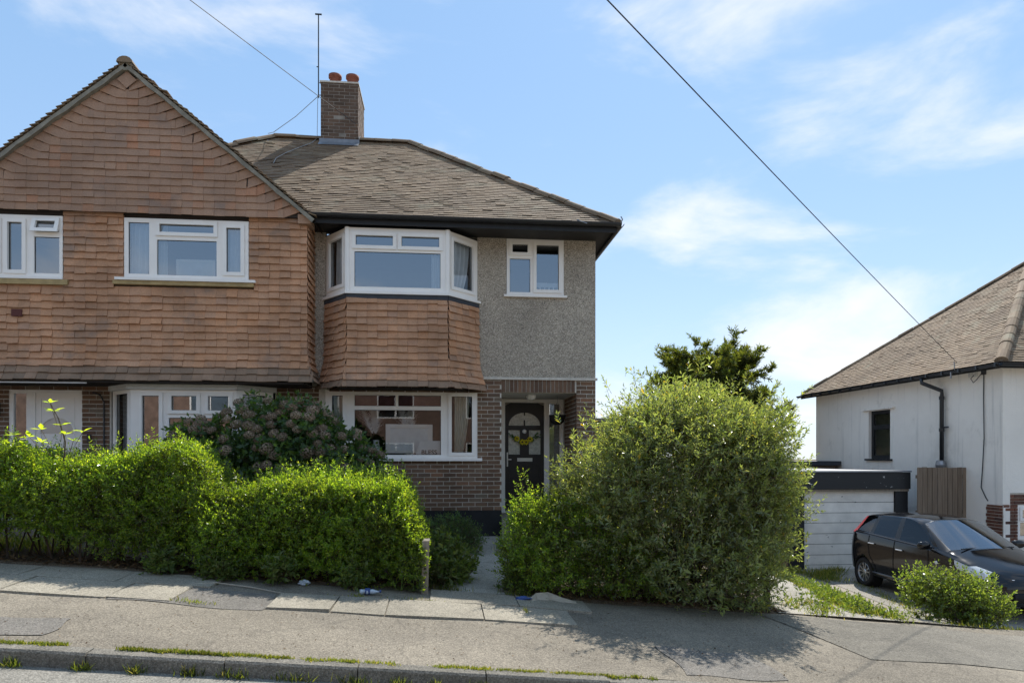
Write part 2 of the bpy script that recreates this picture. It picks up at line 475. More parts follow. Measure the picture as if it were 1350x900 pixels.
def m_ground(name, base, dark, specks, scale=1.0, rough=.92, patch=.35, cracks=0.0):
    """aggregate surface: broad worn patches, mottling and stone specks"""
    t = NT(name)
    c = t.mix(t.ramp(t.noise(.8 * scale, 8, .68), [(.40, grey(0)), (.62, grey(1))]), base, dark)
    c = t.mix(1.0, c, t.ramp(t.noise(.33 * scale, 3, .5), [(.35, grey(.78)), (.65, grey(1.12))]), 'MULTIPLY')
    vg = t.node('ShaderNodeTexVoronoi'); vg.inputs['Scale'].default_value = 3.1 * scale; t.l.new(t.pos(), vg.inputs['Vector'])
    c = t.mix(t.math('MULTIPLY', t.ramp(vg.outputs['Distance'], [(.055, grey(1)), (.075, grey(0))]), .4), c, tuple(q * .45 for q in dark))
    c = t.mix(t.math('MULTIPLY', t.ramp(t.noise(5 * scale, 5, .7), [(.4, grey(0)), (.75, grey(1))]), patch), c, specks)
    v = t.node('ShaderNodeTexVoronoi'); v.inputs['Scale'].default_value = 95 * scale; t.l.new(t.pos(), v.inputs['Vector'])
    vr = t.ramp(t.math('ADD', t.node_sep(v.outputs['Color']) if False else v.outputs['Distance'], 0.0), [(.1, grey(1.18)), (.6, grey(.78))])
    c = t.mix(1.0, c, vr, 'MULTIPLY')
    w = t.node('ShaderNodeTexWhiteNoise'); sc = t.node('ShaderNodeVectorMath', operation='SNAP'); sc.inputs[1].default_value = (.011, .011, .011)
    t.l.new(t.pos(), sc.inputs[0]); t.l.new(sc.outputs[0], w.inputs['Vector'])
    c = t.mix(1.0, c, t.ramp(w.outputs['Value'], [(0, grey(.72)), (.5, grey(1.0)), (1, grey(1.3))]), 'MULTIPLY')
    if cracks:
        vo = t.node('ShaderNodeTexVoronoi', feature='DISTANCE_TO_EDGE'); vo.inputs['Scale'].default_value = .45
        dn = t.node('ShaderNodeVectorMath', operation='ADD')
        nn = t.node('ShaderNodeTexNoise'); nn.inputs['Scale'].default_value = 2.5; t.l.new(t.pos(), nn.inputs['Vector'])
        t.l.new(t.pos(), dn.inputs[0]); t.l.new(nn.outputs['Color'], dn.inputs[1]); t.l.new(dn.outputs[0], vo.inputs['Vector'])
        c = t.mix(t.math('MULTIPLY', t.ramp(vo.outputs['Distance'], [(.003, grey(1)), (.010, grey(0))]), cracks), c, (.05, .045, .04))
    t.bump(t.math('ADD', v.outputs['Distance'], t.noise(30 * scale, 4)), .55, .006)
    return t.fin(c, rough, .18)
M['tarmac'] = m_ground('worn_pavement_tarmac', (0.265, 0.230, 0.179), (0.200, 0.174, 0.138), (0.325, 0.284, 0.221), cracks=.22)
M['tarmac_smooth'] = m_ground('smooth_grey_tarmac', (0.235, 0.213, 0.175), (0.190, 0.173, 0.144), (0.290, 0.263, 0.213), 1.6, cracks=.2)
M['road'] = m_ground('road_asphalt', (0.300, 0.279, 0.239), (0.250, 0.235, 0.202), (0.360, 0.333, 0.285))
M['slab'] = m_ground('concrete_slab', (0.345, 0.309, 0.244), (0.270, 0.241, 0.190), (0.400, 0.358, 0.283), 1.3)
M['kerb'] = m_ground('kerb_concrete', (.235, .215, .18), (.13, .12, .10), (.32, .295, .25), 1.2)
M['concrete'] = m_ground('dusty_drive_concrete', (.38, .35, .295), (.30, .275, .23), (.45, .415, .35), .9, cracks=.2)
M['gravel'] = m_ground('dusty_gravel', (.33, .29, .235), (.24, .205, .16), (.42, .38, .32), .6)
M['soil'] = m_ground('garden_soil', (.15, .115, .08), (.09, .07, .05), (.20, .155, .105), .8)
M['white_line'] = m_plain('road_marking_paint', (.72, .72, .70), .75, .2, .22, 18, bump=.2)

def m_pebble():
    t = NT('pebbledash')
    v = t.node('ShaderNodeTexVoronoi'); v.inputs['Scale'].default_value = 78; t.l.new(t.pos(), v.inputs['Vector'])
    cs = t.node('ShaderNodeSeparateColor'); t.l.new(v.outputs['Color'], cs.inputs[0])
    c = t.ramp(cs.outputs[0], [(0, (.10, .09, .078)), (.2, (0.349, 0.300, 0.239)), (.5, (0.484, 0.418, 0.334)), (.8, (0.618, 0.537, 0.437)), (1, (0.806, 0.710, 0.589))])
    c = t.mix(t.ramp(v.outputs['Distance'], [(.35, grey(0)), (.65, grey(.8))]), c, (0.336, 0.293, 0.239))
    c = t.mix(1.0, c, t.ramp(t.noise(.9, 5, .6), [(.3, grey(.82)), (.7, grey(1.14))]), 'MULTIPLY')
    h = t.math('SUBTRACT', 1.0, v.outputs['Distance'])
    t.bump(h, .8, .008)
    return t.fin(c, .9, .2)
M['pebble'] = m_pebble()

def m_render():
    t = NT('whitewashed_render')
    c = t.mix(t.ramp(t.noise(.7, 6, .62), [(.42, grey(0)), (.8, grey(.75))]), (.92, .865, .785), (.76, .71, .64))
    # rain streaks run down the wall: noise stretched in z
    st = t.noise(1.0, 5, .6, t.scaled((5.5, 5.5, .35)))
    c = t.mix(t.math('MULTIPLY', t.ramp(st, [(.56, grey(0)), (.78, grey(1))]), .55), c, (.36, .345, .32))
    sx_ = t.node('ShaderNodeSeparateXYZ'); t.l.new(t.pos(), sx_.inputs[0])
    foot = t.math('SUBTRACT', 1.0, t.math('DIVIDE', t.math('ADD', sx_.outputs[2], 1.2), 1.6), True)
    dpipe = t.math('SUBTRACT', 1.0, t.math('MULTIPLY', t.math('ABSOLUTE', t.math('SUBTRACT', sx_.outputs[1], 15.98)), 1.5), True)
    low = t.math('SUBTRACT', 1.0, t.math('MULTIPLY', t.math('ABSOLUTE', t.math('SUBTRACT', sx_.outputs[2], 1.3)), .8), True)
    st2 = t.math('MULTIPLY', t.math('ADD', t.math('MULTIPLY', foot, .5), t.math('MULTIPLY', dpipe, low), True), t.ramp(t.noise(3.2, 6, .65), [(.35, grey(0)), (.7, grey(1))]))
    c = t.mix(t.math('MULTIPLY', st2, .75), c, (.30, .28, .25))
    c = t.mix(t.ramp(t.noise(1.7, 7, .7), [(.60, grey(0)), (.72, grey(.5))]), c, (.58, .54, .48))
    t.bump(t.math('ADD', t.noise(6, 5, .6), t.noise(38, 3)), .5, .018)
    return t.fin(c, .9, .15)
M['render'] = m_render()

def m_garage():
    t = NT('peeling_white_planks')
    c = t.mix(1.0, t.ramp(t.piece(), [(0, (.74, .70, .64)), (1, (.86, .82, .76))]), t.ramp(t.noise(2.5, 5), [(.3, grey(.8)), (.7, grey(1.05))]), 'MULTIPLY')
    pe = t.noise(1.0, 5, .65, t.scaled((3.2, 3.2, 9)))
    c = t.mix(t.ramp(pe, [(.655, grey(0)), (.69, grey(1))]), c, (.10, .09, .08))
    return t.fin(c, .7, .25)
M['garage_plank'] = m_garage()
def m_peel_black():
    t = NT('peeling_black_fascia')
    pe = t.noise(1.0, 5, .65, t.scaled((6, 6, 9)))
    c = t.mix(t.ramp(pe, [(.66, grey(0)), (.69, grey(1))]), (.020, .021, .023), (.5, .5, .49))
    return t.fin(c, .5, .35)
M['peel_black'] = m_peel_black()
def m_wood(name, a, b):
    t = NT(name)
    c = t.ramp(t.noise(1.0, 5, .6, t.scaled((30, 30, 1.6))), [(.3, a), (.7, b)])
    c = t.mix(1.0, c, t.ramp(t.piece(), [(0, grey(.78)), (1, grey(1.2))]), 'MULTIPLY')
    return t.fin(c, .85, .2)
M['fence'] = m_wood('weathered_fence_board', (.17, .125, .09), (.27, .205, .15))
M['post'] = m_wood('grey_weathered_post', (.22, .185, .145), (.34, .295, .235))
def m_paint():
    t = NT('black_car_paint')
    d = t.ramp(t.noise(3, 4), [(.4, grey(.06)), (.8, grey(.16))])
    t.fin((.004, .004, .005), d, .5)
    return t.m
M['car_paint'] = m_paint()
def m_lamp():
    t = NT('headlamp_glass')
    t.fin((.55, .58, .60), .1, 1.0)
    t.bump(t.noise(22, 2), .12, .01)
    return t.m
M['headlamp'] = m_lamp()

# ------------------------------------------------------------------ ground
def sm(a, b, t):
    t = max(0, min(1, (t - a) / (b - a))); return t * t * (3 - 2 * t)
def S(x): return .043 - .087 * max(-30, min(30, x))
def T(x):
    if x < -1: return .15 + .05 * min(8, -1 - x)
    return .15 - 1.30 * sm(3.2, 8.2, x)
KY, HY = 4.93, 7.62                 # kerb face, back of the pavement
def G(x, y):
    if y < 7.5: return S(x) + .02 * (y - 5)
    k = sm(3.5, 5.5, x)
    w = sm(7.5 - .25 * k, 11 - 1.2 * k, y)
    return (S(x) + .05) * (1 - w) + T(x) * w
def ground_z(x, y):                 # the sheet under everything: lower where road and pavement lie on it
    if y > 60 or abs(x) > 60: return -2.2 - .004 * max(0, abs(y) - 60)
    if y > HY + .02: return G(x, y)
    if y > KY: return G(x, y) - .10
    if y > -2.6: return S(x) - .18
    return S(x) - .10 if y > -6 else S(x)
xs = [-1800, -400, -120, -60.5, -60] + [x for x in range(-56, -16, 4)] + [-16 + .5 * i for i in range(73)] + [x for x in range(24, 61, 4)] + [60.5, 120, 400, 1800]
ys = [-1800, -400, -60, -30, -12, -6.01, -5.99, -2.61, -2.59, 0, 2, 4.0, KY - .01, KY + .14, 5.6, 6.4, 7.2, HY, HY + .05] + [7.9 + .3 * i for i in range(30)] + [17 + 1.5 * i for i in range(20)] + [50, 60, 60.5, 120, 400, 1800]
vs = [(x, y, ground_z(x, y)) for y in ys for x in xs]
nx = len(xs)
fs = [(j * nx + i, j * nx + i + 1, (j + 1) * nx + i + 1, (j + 1) * nx + i) for j in range(len(ys) - 1) for i in range(nx - 1)]
M['ground'] = M['soil']
props(link_mesh('ground', np_mesh('ground', vs, fs), None, M['soil'], True), kind='structure')

def drape(name, pts_fn, nu, nv, off, mat, parent=None, h=G, kind='structure'):
    """sheet over the ground: pts_fn(s,t) -> x,y"""
    v = []
    for j in range(nv + 1):
        for i in range(nu + 1):
            x, y = pts_fn(i / nu, j / nv); v.append((x, y, h(x, y) + off))
    f = [(j * (nu + 1) + i, j * (nu + 1) + i + 1, (j + 1) * (nu + 1) + i + 1, (j + 1) * (nu + 1) + i) for j in range(nv) for i in range(nu)]
    o = link_mesh(name, np_mesh(name, v, f), parent, mat, True)
    if kind: o['kind'] = kind
    return o
def rect(x0, x1, y0, y1): return lambda s, t: (x0 + (x1 - x0) * s, y0 + (y1 - y0) * t)
road_h = lambda x, y: S(x) - .115 - .008 * max(0, min(1, (KY - y) / 3))
road = drape('road', rect(-30, 30, -2.6, KY + .02), 60, 10, 0, M['road'], h=road_h)
mk = drape('road_marking', rect(-9, -1.98, 4.36, 4.46), 24, 1, .004, M['white_line'], road, road_h, None)
def pave_h(x, y):
    b = G(x, y) if y < 7.5 else S(x) + .05
    return b + .008 * math.sin(x * 1.7 + y) + .006 * math.sin(x * 4.1 - y * 2)
pavement = drape('pavement', rect(-30, 30, KY + .13, HY), 150, 14, -.012, M['tarmac'], h=pave_h)
M['tarmac_old'] = m_ground('gritty_infill_tarmac', (.20, .182, .16), (.15, .138, .12), (.26, .235, .20), 1.2)
for px0, px1, py0, py1 in ((-2.98, -1.64, 6.36, 7.04), (1.9, 2.75, 5.2, 5.95), (-3.9, -2.9, 5.25, 5.7)):
    drape('tarmac_infill', lambda s, t: (px0 + (px1 - px0) * s + .03 * math.sin(t * 5), py0 + (py1 - py0) * t + .03 * math.sin(s * 7)), 12, 6, -.007, M['tarmac_old'], pavement, pave_h, None)
drape('far_pavement', rect(-30, 30, -6, -2.6), 60, 2, 0, M['tarmac'], h=lambda x, y: S(x) + .01)
drape('tarmac_patch', lambda s, t: (3.95 + 6.5 * s - .35 * t * (1 - s), 5.98 + .02 * math.sin(9 * s) + (1.55 + .05 * math.sin(7 * s)) * t - .45 * s), 40, 8, -.006, M['tarmac_smooth'], pavement, lambda x, y: max(pave_h(x, min(y, HY)), G(x, y) if y > HY else -9), None)
# kerb stones, one by one
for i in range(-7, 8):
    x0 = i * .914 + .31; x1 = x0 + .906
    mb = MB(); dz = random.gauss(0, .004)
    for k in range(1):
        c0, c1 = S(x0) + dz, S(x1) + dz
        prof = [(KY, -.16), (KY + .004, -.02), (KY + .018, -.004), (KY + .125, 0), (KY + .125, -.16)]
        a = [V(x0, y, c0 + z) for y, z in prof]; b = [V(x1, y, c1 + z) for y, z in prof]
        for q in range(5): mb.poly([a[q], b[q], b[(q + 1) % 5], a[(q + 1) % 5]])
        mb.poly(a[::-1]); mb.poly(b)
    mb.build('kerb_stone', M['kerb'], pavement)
# paving slabs, one by one: a front row, and a second row behind it at the path
def slab(x0, x1, y0, y1, tilt=0):
    mb = MB(); j = [random.gauss(0, .004) for _ in range(4)]
    pts = [(x0, y0), (x1, y0), (x1, y1), (x0, y1)]
    top = [V(x, y, pave_h(x, y) + .006 + j[k]) for k, (x, y) in enumerate(pts)]
    bot = [p - V(0, 0, .05) for p in top]
    mb.poly(top)
    for k in range(4): mb.poly([bot[k], bot[(k + 1) % 4], top[(k + 1) % 4], top[k]])
    mb.build('paving_slab', M['slab'], pavement)
x = -6.3
for w in (.9, .9, .6, .9, .55): slab(x, x + w - .012, 6.42, 7.02); x += w
x = -1.62
for w in (.58, .50, .93, .9): slab(x, x + w - .012, 6.45, 7.06); x += w
x = -.14
for w in (.93, .78): slab(x, x + w - .012, 7.07, 7.6); x += w
x = -5.6
for w in (.9, .6, .9, .9): slab(x, x + w - .012, 7.035, 7.5); x += w
# drives and paths behind the pavement
drape('unseen_bounce_ground', rect(-26, 26, -12.9, -6), 50, 4, .02, M['concrete'], h=lambda x, y: S(x) + .02)  # unseen pale ground added across the road to bounce light onto the house fronts
garden_path = drape('garden_path', lambda s, t: (-.02 + .85 * s + .75 * t * t, 7.63 + 5.6 * t), 8, 24, .008, M['concrete'])
drape('driveway', lambda s, t: (3.9 + 1.6 * s + 1.6 * t, 7.64 + 7.9 * t), 10, 30, .006, M['concrete'])
drape('gravel_strip', lambda s, t: (5.46 + 2.0 * s + 1.7 * t, 7.66 + 8.0 * t), 12, 30, .011, M['gravel'])
drape('parking_drive', lambda s, t: (7.6 + 4.9 * s + .85 * t * (1 - s), 7.66 + 7.9 * t), 14, 30, .018, M['concrete'])

# ------------------------------------------------------------------ windows
def Lf(O, U, N):
    return lambda a, n, z: O + U * a + N * n + ZUP * z

def window(parent, O, U, N, a0, a1, z0, z1, cells, glass='glass', fw=.05, sill=None, name='window', room=None, sash_col='upvc', nf=.0, label=None, frame_mat='upvc'):
    """outer frame (the part) with its sashes, panes and sill as sub-parts; cells: (a0, a1, z0, z1, has_sash, hinge_open)"""
    L = Lf(O, U, N)
    f = MB().plate(L, a0, a1, z0, z1, [c[:4] for c in cells], nf - .07, nf, True).build(name, M[frame_mat], parent, label=label)
    for c in cells:
        b0, b1, c0, c1 = c[:4]; sash = c[4] if len(c) > 4 else False; op = c[5] if len(c) > 5 else 0
        LL = L
        if op:
            def LL(a, n, z, t=c1, q=op): return L(a, n + (t - z) * q, z)
        pane = (b0, b1, c0, c1)
        if sash:
            w = .042
            MB().plate(LL, b0 - .016, b1 + .016, c0 - .016, c1 + .016, [(b0 + w, b1 - w, c0 + w, c1 - w)], nf + .002, nf + .024, True).build('sash', M[sash_col], f)
            MB().plate(LL, b0 + .001, b1 - .001, c0 + .001, c1 - .001, [(b0 + w, b1 - w, c0 + w, c1 - w)], nf - .05, nf + .001, True).build('sash_rebate', M[sash_col], f)
            pane = (b0 + w, b1 - w, c0 + w, c1 - w)
        g = MB(); p = pane; nn = nf - .028
        g.poly([LL(p[0], nn, p[2]), LL(p[1], nn, p[2]), LL(p[1], nn, p[3]), LL(p[0], nn, p[3])])
        g.build('pane', M[glass], f)
        # black gasket line round the glass
        t = .007
        MB().plate(LL, p[0] - .001, p[1] + .001, p[2] - .001, p[3] + .001, [(p[0] + t, p[1] - t, p[2] + t, p[3] - t)], nn - .004, nn + .004).build('gasket', M['rubber'], f)
    if sill:
        e, d, h = sill
        MB().frame_box(O, U, N, ZUP, a0 - e, a1 + e, nf - .02, nf + d, z0 - h, z0 + .002).build('sill', M['upvc'], f)
    return f

def room_box(parent, O, U, N, a0, a1, z0, z1, depth=2.2, mat='room', nf=-.08):
    L = Lf(O, U, N); b = MB(); n0, n1 = nf - depth, nf
    P = lambda a, n, z: L(a, n, z)
    b.poly([P(a0, n0, z0), P(a1, n0, z0), P(a1, n0, z1), P(a0, n0, z1)])
    b.poly([P(a0, n0, z0), P(a0, n1, z0), P(a1, n1, z0), P(a1, n0, z0)])
    b.poly([P(a0, n0, z1), P(a1, n0, z1), P(a1, n1, z1), P(a0, n1, z1)])
    b.poly([P(a0, n0, z0), P(a0, n0, z1), P(a0, n1, z1), P(a0, n1, z0)])
    b.poly([P(a1, n0, z0), P(a1, n1, z0), P(a1, n1, z1), P(a1, n0, z1)])
    return b.build('room', M[mat], parent)

def curtain(parent, O, U, N, a0, a1, z0, z1, n=-.12, waves=5, amp=.03, mat='curtain', taper=0.0, seed=0):
    L = Lf(O, U, N); r = random.Random(seed); ph = r.uniform(0, 6)
    nu, nv = waves * 8, 8; v = []; f = []
    for j in range(nv + 1):
        t = j / nv
        for i in range(nu + 1):
            s = i / nu
            w = a1 - a0
            a = a0 + w * (s * (1 - taper * (1 - t) * (1 - t)))
            v.append(tuple(L(a, n + amp * math.sin(ph + s * waves * 6.283 + .6 * math.sin(t * 3 + s * 5)), z0 + (z1 - z0) * t)))
    for j in range(nv):
        for i in range(nu): f.append((j * (nu + 1) + i, j * (nu + 1) + i + 1, (j + 1) * (nu + 1) + i + 1, (j + 1) * (nu + 1) + i))
    return link_mesh('curtain', np_mesh('curtain', v, f), parent, M[mat], True)

X1, Y1 = V(1, 0, 0), V(0, 1, 0)
FN = V(0, -1, 0)

# ------------------------------------------------------------------ the brick and pebbledash half (right)
PX, RX = -2.27, 2.745             # party line, right-hand wall
FY = 12.2
EY, EZ, RY, RZ = 11.5, 5.58, 15.3, 8.5      # eaves and ridge of the main roof
EX = 3.0
SL = (RZ - EZ) / (RY - EY)
house = thing('brick_and_pebbledash_house', 'right half of the pair, brown brick below, grey pebbledash above, with a tile hung bay', 'house', (0.2, FY, .15))
LW = Lf(V(0, FY, 0), X1, FN)
gwin = (-2.06, .60, 1.55, 2.75)
porch = (1.03, 2.395, .1, 2.73)
# walls
MB().plate(LW, PX, RX, 2.98, 5.56, [(1.12, 2.165, 4.47, 5.52), (-2.05, .60, 4.25, 5.5)], -.12, 0).build('upper_wall', M['pebble'], house)
MB().frame_box(V(0, FY, 0), X1, FN, ZUP, .66, RX + .03, .0, .035, 2.955, 3.0).build('render_drip_edge', M['mortar'], house)
MB().plate(LW, PX, RX, .62, 2.975, [gwin, porch], -.12, -.004).build('lower_wall', M['mortar'], house, label='brick lower wall with pale mortar joints')
MB().plate(LW, PX, RX + .012, -.6, .615, [(porch[0], porch[1], -1, 2)], -.12, .018).build('plinth', M['plinth'], house, label='black painted plinth')
side = MB()
side.poly([V(RX, FY, -1.2), V(RX, 20, -1.2), V(RX, 20, 5.56), V(RX, FY + .001, 5.56)])
side.poly([V(RX, 20, -1.2), V(-8, 20, -1.2), V(-8, 20, 5.56), V(RX, 20, 5.56)])
side.build('side_wall', M['pebble'], house)
bp = Pieces()
O0 = V(0, FY, 0)
brick_plane(bp, O0, X1, ZUP, FN, PX + .28, RX, .62, 2.97, [gwin, (porch[0] - .0, porch[1], 0, 2.98)], seed=3)
k = porch[0] + .004
while k < porch[1] - .03:         # soldier course over the porch
    bp.add(V(k + .031, FY + .008, 2.845), X1 * (.062 + random.gauss(0, .001)), ZUP * .222, FN * .03); k += .0745
bp.emit(house, 'brick', M['brick'])
# porch: side walls of brick, ceiling, back wall
PD = 13.45
pw = MB()
pw.poly([V(porch[0], FY, .1), V(porch[0], PD + .1, .1), V(porch[0], PD + .1, 2.73), V(porch[0], FY, 2.73)])
pw.poly([V(porch[1], FY, .1), V(porch[1], FY, 2.73), V(porch[1], PD + .1, 2.73), V(porch[1], PD + .1, .1)])
pw.poly([V(porch[0], PD + .1, .1), V(porch[1], PD + .1, .1), V(porch[1], PD + .1, 2.73), V(porch[0], PD + .1, 2.73)])
pw.build('porch_wall', M['mortar'], house)
pb = Pieces()
brick_plane(pb, V(porch[1], FY, 0), Y1, ZUP, V(-1, 0, 0), .02, PD - FY - .06, .62, 2.72, seed=8)
pb.emit(house, 'porch_brick', M['brick'])
MB().box(porch[0] + .001, porch[1] - .001, FY + .03, PD + .1, 2.732, 2.76).build('porch_ceiling', M['white_wood'], house)
MB().box(porch[0] + .001, porch[1] - .001, FY - .15, PD, .05, .47).build('porch_step', M['slab'], house)
MB().lathe(V(1.62, 12.62, 2.728), (0, 0, -1), [(.0, .0), (.09, .0), (.095, .03), (.08, .07), (.045, .095), (0, .1)], 16).build('porch_light', M['pot_white'], house, True)
# front door with frame and sidelight
LD = Lf(V(0, PD, 0), X1, FN)
dfr = MB().plate(LD, 1.10, 2.375, .47, 2.715, [(1.205, 1.985, .50, 2.645), (2.09, 2.30, .55, 2.62)], -.07, .02, True).build('door_frame', M['upvc'], house)
MB().poly([LD(2.09, -.02, .55), LD(2.30, -.02, .55), LD(2.30, -.02, 2.62), LD(2.09, -.02, 2.62)]).build('pane', M['glass'], dfr)
MB().poly([LD(2.05, -.5, .55), LD(2.34, -.5, .55), LD(2.34, -.5, 1.5), LD(2.05, -.5, 1.5)]).build('sidelight_backing', M['room'], dfr)  # plain sheet added as a backing behind the sidelight pane
arch_c, arch_r = (1.595, 2.17), .315
door = MB()
lites = [(1.275, 1.505, 1.62, 2.10), (1.685, 1.915, 1.62, 2.10)]
door.plate(LD, 1.21, 1.98, .505, 2.17, lites, -.05, -.006)
# upper slab round the half-round fanlight
n = 14
arc = [(arch_c[0] + arch_r * math.cos(math.pi * i / n), arch_c[1] + .02 + arch_r * .82 * math.sin(math.pi * i / n)) for i in range(n + 1)]
for i in range(n):
    (x0, z0), (x1, z1) = arc[i], arc[i + 1]
    def edge(x, z):
        dx, dz = x - arch_c[0], z - (arch_c[1] + .02)
        m = min((.385 / abs(dx)) if abs(dx) > 1e-6 else 9, (.45 / dz) if dz > 1e-6 else 9)
        return arch_c[0] + dx * m, arch_c[1] + .02 + dz * m
    p, q = edge(x0, z0), edge(x1, z1)
    door.poly([LD(x0, -.006, z0), LD(p[0], -.006, p[1]), LD(q[0], -.006, q[1]), LD(x1, -.006, z1)])
    door.poly([LD(x0, -.006, z0), LD(x1, -.006, z1), LD(x1, -.05, z1), LD(x0, -.05, z0)])
door.poly([LD(1.21, -.006, 2.17), LD(1.98, -.006, 2.17), LD(1.98, -.006, 2.19), LD(1.21, -.006, 2.19)])
for a, b in ((arch_c[0] - .385, arch_c[0] - arch_r), (arch_c[0] + arch_r, arch_c[0] + .385)):
    pass
for zz in ((.62, .98), (1.06, 1.40)):
    for xx in ((1.29, 1.55), (1.64, 1.90)):
        door.plate(LD, xx[0], xx[1], zz[0], zz[1], [(xx[0] + .02, xx[1] - .02, zz[0] + .02, zz[1] - .02)], -.008, .003)
dr = door.build('front_door', M['door_brown'], house, label='dark brown panelled front door with arched fanlight')
fl = MB(); fl.poly([LD(x, -.03, z) for x, z in arc]); fl.build('fanlight', M['frosted'], dr)
for l in lites: MB().poly([LD(l[0], -.03, l[2]), LD(l[1], -.03, l[2]), LD(l[1], -.03, l[3]), LD(l[0], -.03, l[3])]).build('door_glass', M['frosted'], dr)
MB().frame_box(V(0, PD, 0), X1, FN, ZUP, arch_c[0] - .012, arch_c[0] + .012, -.031, -.002, 2.19, 2.30).build('glazing_bar', M['door_brown'], dr)
MB().frame_box(V(0, PD, 0), X1, FN, ZUP, arch_c[0] - .012, arch_c[0] + .012, -.031, -.002, 2.39, 2.45).build('glazing_bar', M['door_brown'], dr)
MB().frame_box(V(0, PD, 0), X1, FN, ZUP, 1.45, 1.75, -.006, .012, 1.48, 1.55).build('letter_plate', M['chrome'], dr)
MB().frame_box(V(0, PD, 0), X1, FN, ZUP, 1.24, 1.265, -.006, .012, 1.38, 1.66).frame_box(V(0, PD, 0), X1, FN, ZUP, 1.245, 1.33, .02, .04, 1.51, 1.53).frame_box(V(0, PD, 0), X1, FN, ZUP, 1.246, 1.262, .01, .03, 1.512, 1.528).build('handle', M['chrome'], dr)
MB().lathe(LD(1.595, -.004, 2.075), FN, [(0, .012), (.03, .012), (.045, .0), (.046, -.004)], 14).lathe(LD(1.595, .012, 2.045), FN, [(0, .01), (.012, .01), (.016, 0)], 8).build('knocker', M['chrome'], dr)
# ground floor window
g0 = [(-1.99, -1.72, 1.61, 2.69, True), (-1.56, -.845, 2.47, 2.66, False), (-.80, -.05, 2.47, 2.66, False), (-1.56, -.05, 1.61, 2.40, False), (.10, .545, 1.61, 2.69, True)]
gw = window(house, V(0, FY, 0), X1, FN, gwin[0], gwin[1], gwin[2], gwin[3], g0, 'glass_clear', sill=(.08, .09, .05), nf=-.01)
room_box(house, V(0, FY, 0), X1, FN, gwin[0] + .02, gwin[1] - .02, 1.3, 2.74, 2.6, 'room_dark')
curtain(gw, V(0, FY, 0), X1, FN, .19, .46, 1.62, 2.68, waves=4, mat='curtain_g', taper=.45, seed=2)
curtain(gw, V(0, FY, 0), X1, FN, -1.93, -1.78, 1.62, 2.68, waves=3, mat='curtain_g', seed=3)
MB().poly([V(-1.62, FY + .3, 2.42), V(0, FY + .3, 2.42), V(0, FY + .3, 2.70), V(-1.62, FY + .3, 2.70)]).build('roman_blind', m_plain('maroon_blind', (.17, .075, .085), .9, .1, .15, 9), gw)
# first floor bay: three tile hung and glazed faces
BP = [V(-2.045, FY, 0), V(-1.61, 11.65, 0), V(.065, 11.65, 0), V(.60, FY, 0)]
bay_z0, bay_zt, bay_s = 2.74, 5.42, 4.33
bt, bb = Pieces(), Pieces()
flare = lambda z: .11 * max(0, (.62 - (z - bay_z0)) / .62) ** 2 + .02 * max(0, min(1, (bay_s - z) / 1.5))
bw = []
for k in range(3):
    A, B = BP[k], BP[k + 1]; U = (B - A).normalized(); N = V(U.y, -U.x, 0); Lk = (B - A).length
    L = Lf(A, U, N)
    backing = MB(); backing.poly([L(0, -.01, bay_z0 + .02), L(Lk, -.01, bay_z0 + .02), L(Lk, -.01, bay_s - .1), L(0, -.01, bay_s - .1)])
    backing.build('bay_wall', M['roof_under'], house)
    ext = lambda z, k=k: (flare(z) * (.41 if k else .7), flare(z) * (.41 if k < 2 else .7))
    rf = lambda v, k=k, Lk=Lk: (-ext(bay_z0 + v)[0] - (.014 if k else 0), Lk + ext(bay_z0 + v)[1] + (.014 if k < 2 else 0))
    nrow = 13
    for row in range(nrow):
        tile_plane(bb if row < 1 else bt, A + ZUP * bay_z0, U, ZUP, N, (row + 1) * .1175, .1175, .168, rf, off=lambda v: flare(bay_z0 + v), seed=50 + k * 20 + row, v0=row * .1175 + 1e-6, jit=1.25)
    # windows
    if k == 1:
        cells = [(.10, .80, 5.08, 5.33, True), (.86, 1.575, 5.08, 5.33, True), (.12, 1.555, 4.43, 5.02, False)]
    else:
        cells = [(.09, Lk - .09, 4.45, 5.32, True)]
    w_ = window(house, A, U, N, .002, Lk - .002, bay_s + .012, bay_zt, cells, 'glass' if k == 1 else 'glass_clear', sill=(.03, .06, .04), nf=.0)
    bw.append((w_, A, U, N, Lk))
    sb = MB().frame_box(A, U, N, ZUP, -.01, Lk + .01, -.02, .035, bay_s - .105, bay_s - .03).build('bay_band', M['band'], house)
for k in (1, 2):                  # corner posts of the bay
    MB().lathe(BP[k] + V(0, .01, 0), (0, 0, 1), [(.045, bay_s + .014), (.045, bay_zt)], 8).build('bay_post', M['upvc'], house)
bt.emit(house, 'bay_tile', M['tile_wall'])
bb.emit(house, 'bay_base_tile', M['tile_base'])
rt = MB()
rt.poly([BP[0] + ZUP * bay_z0, BP[3] + ZUP * bay_z0, BP[2] + ZUP * bay_z0, BP[1] + ZUP * bay_z0]); rt.build('bay_soffit', M['roof_under'], house)
rb = MB(); zc = [4.3, 5.44]
for a, b in ((V(-2.04, FY + .1, 0), V(-2.04, 14.5, 0)), (V(-2.04, 14.5, 0), V(.6, 14.5, 0)), (V(.6, 14.5, 0), V(.6, FY + .1, 0))):
    rb.poly([a + ZUP * zc[0], b + ZUP * zc[0], b + ZUP * zc[1], a + ZUP * zc[1]])
for z in zc: rb.poly([V(-2.04, FY, z), V(-1.6, 11.72, z), V(.06, 11.72, z), V(.6, FY, z), V(.6, 14.5, z), V(-2.04, 14.5, z)])
rb.build('room', M['room'], house)
w_, A, U, N, Lk = bw[0]; curtain(w_, A, U, N, .16, Lk - .05, 4.46, 5.38, n=-.10, waves=4, mat='curtain_w', taper=.2, seed=5)
